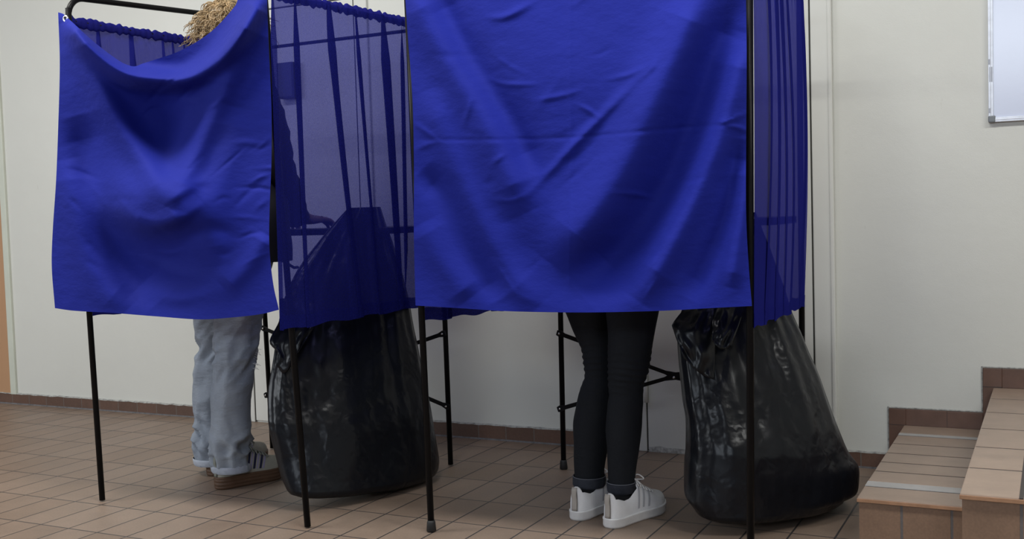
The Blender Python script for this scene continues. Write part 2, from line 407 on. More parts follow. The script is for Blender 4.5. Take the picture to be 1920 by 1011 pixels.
# ------------------------------------------------------------------ voting booths
A0 = floor_at(192, 940); B0 = floor_at(577, 990); C0 = floor_at(809, 997); T00 = floor_at(511, 842); T10 = floor_at(845, 873); T20 = floor_at(1057, 880)
D0 = np.array([1.165, 0.40, 0.0]); R0 = np.array([1.135, 1.20, 0.0])
def top_of(p0, px, py, z):       # straight line from the foot through a point seen at (px, py), up to height z
    q = hit(px, py, 1, p0[1]); return p0 + (q - p0) * (z / q[2])
ZT = 1.70
A1 = top_of(A0, 129, 30, ZT); B1 = top_of(B0, 497, 5, ZT); C1 = top_of(C0, 790, 577, ZT); C1[0] += 0.0
T01 = top_of(T00, 497, 597, ZT); T11 = top_of(T10, 834, 597, ZT); T21 = top_of(T20, 1051, 590, ZT); D1 = top_of(D0, 1405, 20, ZT); R1 = top_of(R0, 1501, 300, ZT)
def lerp(a, b, t): return np.array(a) * (1 - t) + np.array(b) * t
def post_at(p0, p1, z): return lerp(p0, p1, z / ZT)

def booth(name, corners, label, feet, zfront, zback):
    root = empty(name, tuple(corners[0][0])); tag(root, label, 'voting booth')
    off = np.array(corners[0][0])
    (F0, F1), (G0, G1), (H0, H1), (I0, I1) = corners     # front left, front right, back right, back left
    for k, (p0, p1) in enumerate(corners):
        m_ = MB(); zt = ZT - 0.06
        m_.tube([p0 + (0, 0, 0.004) - off, post_at(p0, p1, zt) - off], 0.0096, 14)
        o = m_.build('post', M_black, root)
        if feet[k]:
            f = MB(); f.tube([p0 - off, p0 + (0, 0, 0.004) - off, p0 + (0, 0, 0.028) - off, p0 + (0, 0, 0.034) - off], [0.0115, 0.0145, 0.0125, 0.0105], 14)
            f.build('rubber_foot', M_rubber, o)
    for (a0, a1), (b0, b1) in (((F0, F1), (I0, I1)), ((G0, G1), (H0, H1))):
        pa = post_at(a0, a1, ZT - 0.06); pb = post_at(b0, b1, ZT - 0.06)
        ta = np.array([pa[0], pa[1], zfront]); tb = np.array([pb[0], pb[1], zback])
        d = (tb - ta) / np.linalg.norm(tb - ta); pts = [pa]
        R = 0.06
        for i in range(0, 9):
            th = i / 8 * math.pi / 2
            pts.append(ta + np.array([0, 0, -R]) * (1 - math.sin(th)) + d * R * (1 - math.cos(th)))
        for i in range(8, -1, -1):
            th = i / 8 * math.pi / 2
            pts.append(tb + np.array([0, 0, -R]) * (1 - math.sin(th)) - d * R * (1 - math.cos(th)))
        pts.append(pb)
        m_ = MB(); m_.tube([p - off for p in pts], 0.0096, 14); m_.build('side_rail', M_black, root)
        # thin curtain rod
        m_ = MB(); m_.tube([post_at(a0, a1, 1.60) - off, post_at(b0, b1, 1.60) - off], 0.0045, 10); m_.build('curtain_rod', M_black, root)
    m_ = MB(); m_.tube([post_at(H0, H1, 1.60) - off, post_at(I0, I1, 1.60) - off], 0.0065, 10); m_.build('back_rod', M_black, root)
    # crossed folding braces on the back
    zl, zu = 0.222, 0.490
    mid = (post_at(I0, I1, 0.352) + post_at(H0, H1, 0.352)) / 2
    for za, zb in ((zl, zu), (zu, zl)):
        a = post_at(I0, I1, za) + (0, -0.012, 0); b = post_at(H0, H1, zb) + (0, -0.012, 0); e = 0.006 if za < zb else -0.001
        br = MB(); dd = (b - a); L = np.linalg.norm(dd); dd /= L
        pts = []; 
        nrm = np.cross(dd, (0, 1, 0)); hw = 0.0065; tk = 0.0022
        vs = []; fs = []
        segs = [(-0.012, 0.009), (0.0, 0.012), (0.02, 0.0075), (L / 2 - 0.035, 0.0065), (L / 2, 0.013), (L / 2 + 0.035, 0.0065), (L - 0.02, 0.0075), (L, 0.012), (L + 0.012, 0.009)]
        for s_, h_ in segs:
            c_ = a + dd * s_ + np.array([0, -e, 0])
            for sy in (-tk, tk):
                for sz in (-h_, h_): vs.append(c_ + nrm * sz + np.array([0, sy, 0]) - off)
        for i in range(len(segs) - 1):
            p = i * 4
            for q0, q1 in ((0, 1), (1, 3), (3, 2), (2, 0)): fs.append((p + q0, p + q1, p + 4 + q1, p + 4 + q0))
        fs += [(0, 2, 3, 1), (len(vs) - 4, len(vs) - 3, len(vs) - 1, len(vs) - 2)]
        br.add(vs, fs); bo = br.build('brace', M_black, root, False, 0.001)
        for q_ in (a, b):
            bt = MB(); bt.tube([q_ + (0, -0.004 - e, 0) - off, q_ + (0, -0.009 - e, 0) - off], [0.0045, 0.0035], 10); bt.build('bolt', M_steel, bo)
    bt = MB(); bt.tube([mid + (0, -0.018, 0) - off, mid + (0, -0.024, 0) - off], [0.0055, 0.0045], 10); bt.build('pivot_bolt', M_steel, root)
    # writing shelf at the back
    zs = 0.865
    a = post_at(I0, I1, zs); b = post_at(H0, H1, zs)
    dy = np.array([0.0, -1.0, 0.0]); 
    vs = []
    for zz in (zs, zs + 0.022):
        for p in (a + (0.012, -0.01, 0), b + (-0.012, -0.01, 0), b + (-0.012, -0.30, 0), a + (0.012, -0.30, 0)): vs.append((p[0] - off[0], p[1] - off[1], zz))
    q = MB(); q.add(vs, [(0, 3, 2, 1), (4, 5, 6, 7), (0, 1, 5, 4), (1, 2, 6, 5), (2, 3, 7, 6), (3, 0, 4, 7)]); q.build('shelf', M_black, root, False, 0.002)
    for t in (0.22, 0.78):
        p = lerp(a, b, t) - off
        q = MB(); q.tube([p + (0, -0.27, -0.002), p + (0, -0.24, -0.035), p + (0, -0.03, -0.13), p + (0, -0.005, -0.13)], 0.006, 8); q.build('shelf_bracket', M_black, root)
    return root
booth('voting_booth', [(A0, A1), (B0, B1), (T10, T11), (T00, T01)], 'left voting booth, black tube frame on four thin legs around the person in pale jeans', (0, 0, 0, 0), 1.676, 1.722)
booth('voting_booth', [(C0, C1), (D0, D1), (R0, R1), (T20, T21)], 'right voting booth, black tube frame with rubber feet around the person in black trousers', (1, 1, 1, 1), 1.69, 1.70)

# ------------------------------------------------------------------ curtains
def catmull(pts, n):
    P_ = [np.array(p, float) for p in pts]; P_ = [2 * P_[0] - P_[1]] + P_ + [2 * P_[-1] - P_[-2]]
    seg = []
    for i in range(1, len(P_) - 2):
        for k in range(24):
            t = k / 24; a, b, c, d = P_[i - 1], P_[i], P_[i + 1], P_[i + 2]
            seg.append(0.5 * (2 * b + (c - a) * t + (2 * a - 5 * b + 4 * c - d) * t * t + (3 * b - a - 3 * c + d) * t ** 3))
    seg.append(P_[-2]); seg = np.array(seg)
    L = np.concatenate([[0], np.cumsum(np.linalg.norm(np.diff(seg, axis=0), axis=1))]); u = np.linspace(0, L[-1], n)
    return np.stack([np.interp(u, L, seg[:, k]) for k in range(seg.shape[1])], 1)
def coons(top, bot, left, right, nu, nv):
    T = catmull(top, nu); B = catmull(bot, nu); L = catmull(left, nv); R = catmull(right, nv)
    s = np.linspace(0, 1, nu)[None, :, None]; t = np.linspace(0, 1, nv)[:, None, None]
    S = (1 - t) * T[None] + t * B[None] + (1 - s) * L[:, None] + s * R[:, None]
    S -= (1 - s) * (1 - t) * T[0] + s * (1 - t) * T[-1] + (1 - s) * t * B[0] + s * t * B[-1]
    return S
def ridge(X, Y, pts, wd, amp, taper=0.12):
    q = catmull(pts, 80); best = np.full(X.shape, 1e9); tt = np.zeros(X.shape)
    for i in range(len(q) - 1):
        a, b = q[i], q[i + 1]; d = b - a; l2 = d @ d
        u = np.clip(((X - a[0]) * d[0] + (Y - a[1]) * d[1]) / l2, 0, 1)
        ds = (X - a[0] - u * d[0]) ** 2 + (Y - a[1] - u * d[1]) ** 2
        k = ds < best; best = np.where(k, ds, best); tt = np.where(k, (i + u) / (len(q) - 1), tt)
    e = np.clip(np.minimum(tt, 1 - tt) / taper, 0, 1) * 0.8 + 0.2 if taper > 0 else 1
    return amp * e * np.exp(-best / (2 * wd * wd))
def gauss(X, Y, cx, cy, sx, sy, amp, rot=0):
    c, s = math.cos(rot), math.sin(rot); dx, dy = X - cx, Y - cy
    a = (dx * c + dy * s) / sx; b = (-dx * s + dy * c) / sy
    return amp * np.exp(-(a * a + b * b) / 2)
def sheet(name, S, depth_fn, p0, nrm, mat, parent=None, gain=1.0):
    nv, nu = S.shape[:2]; X = S[..., 0]; Y = S[..., 1]; D = depth_fn(X, Y)
    n = np.array(nrm, float); vs = []
    dirs = FX[None, None] + RX[None, None] * ((X - 960) / FPX)[..., None] - UX[None, None] * ((Y - 505.5) / FPX)[..., None]
    t = ((np.array(p0) - CAM) @ n) / (dirs @ n)
    P_ = CAM + dirs * t[..., None]
    P_ = P_ - dirs / np.linalg.norm(dirs, axis=2)[..., None] * (0.01 + (D - 0.01) * gain)[..., None]
    o = mesh(name, P_.reshape(-1, 3), grid_faces(nu, nv), mat, parent)
    return o

off_n = np.array([0.0, 1.0, 0.0])
# --- left front curtain: swag hung from the post corner
dAB = post_at(B0, B1, 1.2) - post_at(A0, A1, 1.2); nAB = np.array([-dAB[1], dAB[0], 0]); nAB /= np.linalg.norm(nAB)
top = [(109, 23), (120, 27), (134, 40), (178, 80), (222, 113), (243, 123), (255, 124), (268, 119), (290, 112), (340, 94), (395, 60), (440, 12), (452, -14), (500, -20)]
bot = [(103, 578), (140, 583), (210, 587), (300, 594), (375, 599), (440, 595), (490, 589), (523, 581)]
lef = [(109, 23), (112, 120), (109, 240), (105, 340), (99, 430), (97, 500), (103, 578)]
rig = [(500, -20), (504, 90), (509, 200), (509, 300), (506, 380), (505, 460), (512, 530), (523, 581)]
def d_left(X, Y):
    d = 0.012 + 0 * X
    d += ridge(X, Y, [(124, 36), (168, 88), (228, 135), (288, 149), (350, 148), (402, 118), (448, 66), (496, -10)], 13, 0.052, 0.06)
    d += ridge(X, Y, [(128, 45), (168, 130), (218, 225), (278, 310), (318, 385)], 20, 0.026)
    d += ridge(X, Y, [(486, 10), (446, 105), (402, 200), (356, 300), (322, 390)], 20, 0.032)
    d += gauss(X, Y, 318, 222, 62, 66, -0.050)
    d += ridge(X, Y, [(212, 380), (250, 412), (290, 420), (335, 405), (370, 370)], 13, 0.016, 0.3)
    d += gauss(X, Y, 285, 385, 72, 42, 0.050, 0.12)
    d += gauss(X, Y, 300, 500, 70, 55, -0.022, 0.5)
    d += ridge(X, Y, [(150, 215), (182, 340), (230, 480), (300, 565)], 26, -0.022)
    d += ridge(X, Y, [(118, 300), (140, 420), (180, 520), (240, 580)], 22, 0.010)
    d += ridge(X, Y, [(440, 200), (420, 300), (390, 400), (400, 500)], 22, 0.010)
    d += ridge(X, Y, [(300, 395), (345, 360), (395, 330)], 8, 0.006, 0.4) + ridge(X, Y, [(290, 420), (340, 412), (380, 380)], 7, 0.006, 0.4) + ridge(X, Y, [(260, 540), (330, 560), (410, 545)], 10, 0.005, 0.4)
    d += ridge(X, Y, [(250, 440), (300, 500), (380, 520)], 9, 0.005, 0.4) + ridge(X, Y, [(330, 460), (390, 430), (440, 440)], 9, -0.005, 0.4)
    d += ridge(X, Y, [(500, 440), (470, 490), (420, 540)], 14, 0.010)
    rnd = random.Random(7)
    for i in range(34):
        x0 = rnd.uniform(250, 490); y0 = rnd.uniform(130, 560); L = rnd.uniform(30, 90); a = rnd.uniform(-0.9, 0.25)
        d += ridge(X, Y, [(x0, y0), (x0 + L * 0.5 * math.cos(a), y0 + L * 0.5 * math.sin(a) + rnd.uniform(-6, 6)), (x0 + L * math.cos(a), y0 + L * math.sin(a))], rnd.uniform(2.5, 5), rnd.choice((-1, 1)) * rnd.uniform(0.0008, 0.0020), 0.4)
    for i in range(14):
        x0 = rnd.uniform(110, 260); y0 = rnd.uniform(300, 560); L = rnd.uniform(30, 80); a = rnd.uniform(-0.2, 0.9)
        d += ridge(X, Y, [(x0, y0), (x0 + L * 0.5 * math.cos(a), y0 + L * 0.5 * math.sin(a)), (x0 + L * math.cos(a), y0 + L * math.sin(a) + 5)], rnd.uniform(3, 6), rnd.choice((-1, 1)) * rnd.uniform(0.0007, 0.0016), 0.4)
    return d
S = coons(top, bot, lef, rig, 210, 280)
cu = sheet('front_curtain', S, d_left, A0 + np.array([0, -0.060, 0]), nAB, M_cloth, None, 2.7)
tag(cu, 'opaque royal blue curtain sagging from a grommet across the front of the left booth', 'curtain')
# grommet at the top corner
gp = on_plane(123, 35, A0 + np.array([0, -0.060, 0]), nAB) - ray(123, 35) * 0.05
vs = []; fs = []
nn_, mm_ = 24, 8
for i in range(nn_):
    a = 2 * math.pi * i / nn_
    for j in range(mm_):
        b_ = 2 * math.pi * j / mm_; rr = 0.0085 + 0.0032 * math.cos(b_)
        vs.append((gp[0] + rr * math.cos(a), gp[1] + 0.0030 * math.sin(b_), gp[2] + rr * math.sin(a)))
for i in range(nn_):
    for j in range(mm_): fs.append((i * mm_ + j, ((i + 1) % nn_) * mm_ + j, ((i + 1) % nn_) * mm_ + (j + 1) % mm_, i * mm_ + (j + 1) % mm_))
gr = mesh('grommet', vs, fs, M_steel, cu); gr['label'] = 'steel grommet'
g2 = MB(); g2.tube([gp + (0, -0.0005, 0), gp + (0, 0.004, 0)], 0.0062, 16); g2.build('grommet_hole', M_rubber, cu)

# --- right front curtain
dCD = post_at(D0, D1, 1.2) - post_at(C0, C1, 1.2); nCD = np.array([-dCD[1], dCD[0], 0]); nCD /= np.linalg.norm(nCD)
top = [(757, -50), (900, -52), (1080, -54), (1240, -52), (1398, -50)]
bot = [(779, 573), (860, 578), (960, 584), (1100, 586), (1240, 583), (1330, 578), (1410, 574)]
lef = [(757, -50), (764, 60), (773, 180), (776, 300), (776, 440), (779, 573)]
rig = [(1398, -50), (1400, 100), (1399, 260), (1399, 400), (1404, 500), (1410, 574)]
def d_right(X, Y):
    d = 0.010 + 0 * X
    R = lambda p, w_, a, t=0.12: ridge(X, Y, p, w_, a, t)
    d += R([(770, -40), (800, 30), (845, 115), (895, 200), (940, 300), (985, 400)], 26, 0.016)
    d += R([(815, -30), (872, 92), (918, 165), (968, 238), (1010, 330)], 22, -0.012)
    d += R([(1320, -30), (1290, 60), (1240, 165), (1185, 285), (1115, 400), (1040, 500)], 34, 0.024)
    d += R([(1385, -10), (1345, 90), (1290, 250), (1235, 370), (1150, 480), (1080, 540)], 34, -0.022)
    d += R([(1392, 60), (1358, 210), (1310, 340), (1245, 480), (1190, 560)], 22, 0.018)
    d += R([(800, 170), (850, 300), (900, 420), (960, 520), (1010, 575)], 22, 0.010)
    d += R([(790, 320), (838, 370), (888, 470), (940, 560)], 17, -0.010)
    d += R([(790, 420), (830, 490), (880, 560)], 20, 0.008)
    d += R([(1385, 260), (1368, 380), (1330, 480), (1290, 560)], 14, -0.008)
    d += R([(1396, 300), (1388, 420), (1370, 540)], 12, 0.008)
    d += gauss(X, Y, 1090, 150, 120, 90, 0.008)
    d += gauss(X, Y, 1080, 500, 120, 40, -0.008)
    # pressed fold lines and crisp wrinkles
    d += R([(1070, -40), (1069, 120), (1070, 260), (1068, 430), (1066, 560)], 3.0, 0.0006, 0.05)
    d += R([(780, 262), (900, 262), (1070, 258), (1240, 243), (1400, 230)], 3.0, -0.0007, 0.05)
    d += R([(1205, 140), (1150, 196), (1090, 258), (1030, 322), (985, 370)], 6.0, 0.0042, 0.4)
    d += R([(1000, 5), (950, 30), (915, 34)], 5, 0.003, 0.4)
    for p in ([(918, 148), (950, 158), (1010, 158)], [(925, 375), (960, 376), (985, 366)], [(776, 230), (800, 248), (825, 266)], [(778, 282), (800, 272), (826, 262)], [(920, 310), (935, 298), (948, 290)],
              [(1148, 362), (1190, 364), (1225, 372)], [(1135, 150), (1180, 140), (1222, 120)], [(1230, 110), (1225, 125), (1210, 140)], [(1375, 220), (1352, 230), (1400, 212)], [(1355, 232), (1380, 238), (1402, 246)],
              [(1000, 190), (1050, 180), (1090, 170)], [(1080, 195), (1100, 205), (1125, 222)], [(1232, 478), (1222, 494), (1212, 508)], [(870, 235), (880, 200), (885, 185)], [(925, 490), (945, 520), (965, 550)], [(1210, 560), (1222, 540), (1236, 520)]):
        d += R(p, 3.6, 0.0015, 0.4)
    rnd = random.Random(11)
    for i in range(24):
        x0 = rnd.uniform(790, 1330); y0 = rnd.uniform(0, 540); L = rnd.uniform(30, 90); a = rnd.uniform(-0.9, 0.6)
        d += R([(x0, y0), (x0 + L * 0.5 * math.cos(a), y0 + L * 0.5 * math.sin(a) + 4), (x0 + L * math.cos(a), y0 + L * math.sin(a))], rnd.uniform(3, 6), rnd.choice((-1, 1)) * rnd.uniform(0.0003, 0.0008), 0.4)
    return d
S = coons(top, bot, lef, rig, 260, 260)
cu2 = sheet('front_curtain', S, d_right, C0 + np.array([0, -0.055, 0]), nCD, M_cloth, None, 2.8)
tag(cu2, 'wide opaque royal blue curtain hanging flat across the front of the right booth', 'curtain')

# --- pleated side curtains on the rods
def side_curtain(name, P0, P1, Q0, Q1, zb0, zb1, label, folds, amp=0.016, side=1, seed=1, mat=M_sheer, drift=0.0, sbot=None, fade=0.35, belly=0.0, c0=0.013, s0=0.0):
    nu, nv = 420, 80; vs = []; rnd = random.Random(seed)
    a = post_at(P0, P1, 1.60); b = post_at(Q0, Q1, 1.60)
    ab = post_at(P0, P1, 0.62); bb = post_at(Q0, Q1, 0.62)
    d = (b - a) / np.linalg.norm(b - a); n = np.array([d[1], -d[0], 0]) * side
    def fold(s, t):
        v = 0
        for c, w_, k, sl in folds:
            x = (s - c - sl * t) / w_
            if abs(x) < 1.6: v += 0.55 * math.cos(math.pi * x / 1.6) + 0.55
        g = 0.30 * math.sin(s * 60 + 2.2 * math.sin(s * 17)) + 0.15 * math.sin(s * 110 + 1.0)
        return v + g * math.exp(-t * 7) 
    for j in range(nv):
        t = j / (nv - 1)
        for i in range(nu):
            s = i / (nu - 1)
            ss = 0.004 + s0 + s * (0.992 - s0)
            s_lin = ss
            if sbot: ss = s_lin * (1 - t) + (sbot[0] + (sbot[1] - sbot[0]) * s) * t
            for c, w_, A_, sl in folds:
                x = (s_lin - c - sl * t) / w_
                if abs(x) < 1: ss -= A_ * w_ * 1.05 * math.sin(math.pi * x) * min(1.0, 0.55 + t * 3) * (1 - 0.25 * t)
            zt = 1.598; zb = zb0 + (zb1 - zb0) * s + 0.004 * math.sin(s * 30)
            off_s = min(1.0, max(0.0, s - 0.03) / 0.18) ; base = lerp(lerp(a, b, ss), lerp(ab, bb, ss), t)
            off = amp * fold(s, t) * (fade + (1 - fade) * (1 - t)) * (0.2 + 0.8 * off_s) + c0 + off_s * belly * math.sin(math.pi * t) + 0.003 * math.sin(s * 9 + 3 * t)
            p = base + n * off; z = zt + (zb - zt) * t
            vs.append((p[0], p[1], z))
    o = mesh(name, vs, grid_faces(nu, nv), mat); tag(o, label, 'curtain')
    # gathered rod pocket with small ruffle
    hv = []; nh = 12
    for j in range(nh):
        t = j / (nh - 1); ang = -0.5 * math.pi + t * 2.0 * math.pi
        for i in range(nu):
            s = i / (nu - 1); g = 0.0016 * math.sin(s * 120 + 2 * math.sin(s * 23)) + 0.0015 * math.sin(s * 210)
            rr = 0.0085 + g * 0.5; base = lerp(a, b, 0.004 + s * 0.992)
            p = base + n * (0.003 + rr * math.cos(ang)); z = 1.598 + rr * (1.9 + 0.35 * math.sin(s * 75 + 3 * math.sin(s * 29))) * math.sin(ang)
            hv.append((p[0], p[1], z))
    mesh('rod_pocket', hv, grid_faces(nu, nh), M_sheer2, o)
    # bottom hem
    hb = []
    for j in range(5):
        for i in range(nu):
            v0 = np.array(vs[(nv - 1 - 3) * nu + i]); v1 = np.array(vs[(nv - 1) * nu + i]); hb.append(lerp(v0, v1, j / 4) + n * 0.0012)
    mesh('hem', hb, grid_faces(nu, 5), mat, o)
    return o
def zpx(p, px_y):                        # height on the vertical through p that is seen at row px_y
    lo, hi = -1.0, 4.0
    for _ in range(50):
        m_ = (lo + hi) / 2; q = np.array([p[0], p[1], m_]) - CAM; y = 505.5 - FPX * (q @ UX) / (q @ FX)
        if y > px_y: lo = m_
        else: hi = m_
    return m_
F_mid = [(0.015, 0.03, 1.0, 0.0), (0.115, 0.032, 1.0, 0.03), (0.285, 0.032, 1.1, 0.14), (0.45, 0.022, 1.0, 0.08), (0.615, 0.045, 1.1, 0.05), (0.73, 0.026, 1.0, -0.03), (0.80, 0.02, 0.9, 0.04), (0.89, 0.03, 1.0, 0.0)]
side_curtain('side_curtain', B0, B1, T10, T11, 0.600, 0.607, 'sheer pleated blue curtain between the two booths with a dark bag visible through it', F_mid, 0.017, 1, 2, fade=0.45, sbot=(-0.085, 0.996), c0=0.016)
side_curtain('side_curtain', A0, A1, T00, T01, 0.618, 0.63, 'gathered blue side curtain seen inside the left booth above the sagging front', [(0.16, 0.03, 1.0, 0), (0.33, 0.03, 1.0, 0), (0.50, 0.018, 1.0, 0), (0.56, 0.018, 1.0, 0), (0.62, 0.018, 1.0, 0), (0.80, 0.04, 1, 0)], 0.018, -1, 5, M_sheer3)
side_curtain('side_curtain', C0, C1, T20, T21, 0.615, 0.60, 'blue side curtain of the right booth, only its lower corner showing beside the middle legs', [(0.2, 0.03, 1.0, 0), (0.5, 0.03, 1.0, 0), (0.8, 0.03, 1, 0)], 0.016, -1, 6)
F_r = [(0.17, 0.05, 1.0, 0.0), (0.30, 0.04, 1.0, 0.03), (0.42, 0.04, 1.0, 0.05), (0.54, 0.035, 1.0, 0.06), (0.86, 0.05, 1.0, 0.0)]
side_curtain('side_curtain', D0, D1, R0, R1, 0.615, 0.60, 'pleated blue side curtain at the right end of the right booth beside the cream door', F_r, 0.010, 1, 8, M_sheer3, fade=0.6, belly=0.016, c0=0.010, s0=-0.012)

# ------------------------------------------------------------------ bin bags
def bag(name, rows, depth_top, depth_bot, bhalf, label, seed, pleat=1.0, skew=0.0):
    """rows: (yl, xl, yr, xr) seen edges from top to bottom; body bulges along the view direction"""
    nl = 170; na = 260; R_ = catmull([(r[1], r[0], r[3], r[2]) for r in rows], nl)
    vdir = np.array([FX[0], FX[1], 0]); vdir /= np.linalg.norm(vdir); vs = []
    rnd = random.Random(seed); ph = [rnd.uniform(0, 6.28) for _ in range(8)]
    lows = []
    for j in range(nl):
        t = j / (nl - 1); dep = depth_top + (depth_bot - depth_top) * min(1, t * 1.3)
        pl = at_depth(R_[j, 0], R_[j, 1], dep - skew * (0.3 + 0.7 * t)); pr = at_depth(R_[j, 2], R_[j, 3], dep + skew * (0.5 + 0.5 * t))
        c = (pl + pr) / 2; h_ = (pr - pl) / 2; bh = bhalf[0] + (bhalf[1] - bhalf[0]) * min(1, t * 1.25)
        for i in range(na):
            a = 2 * math.pi * i / na; ca, sa = math.cos(a), math.sin(a)
            px_ = math.copysign(abs(ca) ** 0.9, ca); py_ = math.copysign(abs(sa) ** 0.85, sa)
            p = c + h_ * px_ - vdir * bh * py_
            k = 0.0
            env = (1 - t) ** 0.8
            k += pleat * 0.007 * env * math.sin(a * 11 + ph[0] + 1.5 * math.sin(a * 3 + ph[1])) * min(1, abs(sa) * 2)
            k += pleat * 0.003 * env * math.sin(a * 23 + ph[2] + 2.0 * t)
            q = Vector((p[0] * 6 + seed, p[1] * 6, p[2] * 4)); k += 0.018 * noise.noise(q) * min(1, t * 3 + 0.3) * abs(sa)
            q = Vector((p[0] * 14 + seed, p[1] * 14, p[2] * 8)); nz_ = noise.noise(q); k += 0.005 * (0.5 - abs(nz_) * 2) * abs(sa) * (1 - 0.5 * t)
            q = Vector((p[0] * 30 + seed, p[1] * 30, p[2] * 17)); k += 0.0017 * (0.4 - abs(noise.noise(q)) * 2.5) * abs(sa) * max(0.0, 1.1 - 1.2 * t)
            out = (-vdir * sa + h_ / np.linalg.norm(h_) * ca)
            p = p + out * k
            vs.append(p)
    fs = grid_faces(na, nl, True)
    # close the bottom with shrinking rings
    last = vs[-na:]; cen = sum(last) / na; n0 = len(vs)
    for q, (sc, dz) in enumerate(((0.97, -0.012), (0.90, -0.022), (0.7, -0.028), (0.35, -0.030), (0.05, -0.030))):
        for p in last:
            v = cen + (p - cen) * sc; v[2] = p[2] * 1.0 + dz; vs.append(v)
    for r_ in range(5):
        b0 = n0 - na + r_ * na
        for i in range(na): fs.append((b0 + i, b0 + (i + 1) % na, b0 + na + (i + 1) % na, b0 + na + i))
    fs.append(tuple(len(vs) - na + i for i in range(na)))
    zf = [max(v[2], 0.003 + 0.003 * (i % 3 == 0)) for i, v in enumerate(vs)]
    vs = [(v[0], v[1], z) for v, z in zip(vs, zf)]
    o = mesh(name, vs, fs, M_bag); tag(o, label, 'bin bag')
    return o
rows1 = [(390, 655, 388, 712), (420, 628, 420, 722), (455, 598, 455, 735), (505, 560, 510, 752), (560, 535, 560, 765), (610, 524, 612, 774), (665, 516, 650, 782), (726, 506, 700, 792), (780, 505, 760, 806), (820, 511, 815, 815), (855, 520, 850, 821), (888, 529, 868, 823), (912, 540, 880, 822)]
b1 = bag('bin_bag', rows1, 3.78, 3.66, (0.06, 0.16), 'full black bin bag hanging in the left booth behind its front right leg', 3, skew=0.16)
rows2 = [(398, 1380, 398, 1412), (470, 1335, 470, 1442), (540, 1296, 535, 1468), (580, 1282, 580, 1482), (620, 1273, 620, 1499), (660, 1273, 655, 1512), (695, 1276, 690, 1527), (750, 1282, 750, 1549), (790, 1288, 795, 1566), (840, 1288, 840, 1584), (868, 1285, 866, 1602), (905, 1284, 890, 1604), (932, 1286, 912, 1600), (952, 1300, 918, 1580)]
b2 = bag('bin_bag', rows2, 3.30, 3.24, (0.04, 0.18), 'black bin bag with a shiny folded rim hanging in the right booth', 9, skew=0.10)
def flap(pts_px, dep, bulge, parent, name='folded_rim', n=26, amp=0.012, seed=0, tilt=0.075):
    top, bot, lef, rig = pts_px; S = coons(top, bot, lef, rig, n, n); vs = []
    for j in range(n):
        for i in range(n):
            s, t = i / (n - 1), j / (n - 1)
            d = dep + 0.03 - tilt * t - bulge * math.sin(math.pi * s) * math.sin(math.pi * min(1, t * 0.9 + 0.1)) + amp * noise.noise(Vector((s * 5 + seed, t * 4, 2)))
            vs.append(at_depth(S[j, i, 0], S[j, i, 1], d))
    o = mesh(name, vs, grid_faces(n, n), M_bag, parent)
    md = o.modifiers.new('thick', 'SOLIDIFY'); md.thickness = 0.0015
    return o
flap(([(1291, 570), (1315, 572), (1352, 570)], [(1282, 672), (1312, 700), (1338, 712)], [(1291, 570), (1262, 606), (1263, 620), (1282, 672)], [(1352, 570), (1343, 640), (1338, 712)]), 3.13, 0.03, b2, seed=1)
flap(([(1345, 575), (1370, 574), (1398, 572)], [(1335, 640), (1352, 655), (1372, 650)], [(1345, 575), (1336, 600), (1335, 640)], [(1398, 572), (1385, 610), (1372, 650)]), 3.12, 0.02, b2, seed=4, n=18)
flap(([(524, 560), (560, 560), (600, 570)], [(518, 685), (535, 700), (560, 660)], [(524, 560), (524, 600), (506, 640), (520, 660), (518, 685)], [(600, 570), (590, 610), (560, 660)]), 3.52, 0.02, b1, seed=8, n=22)

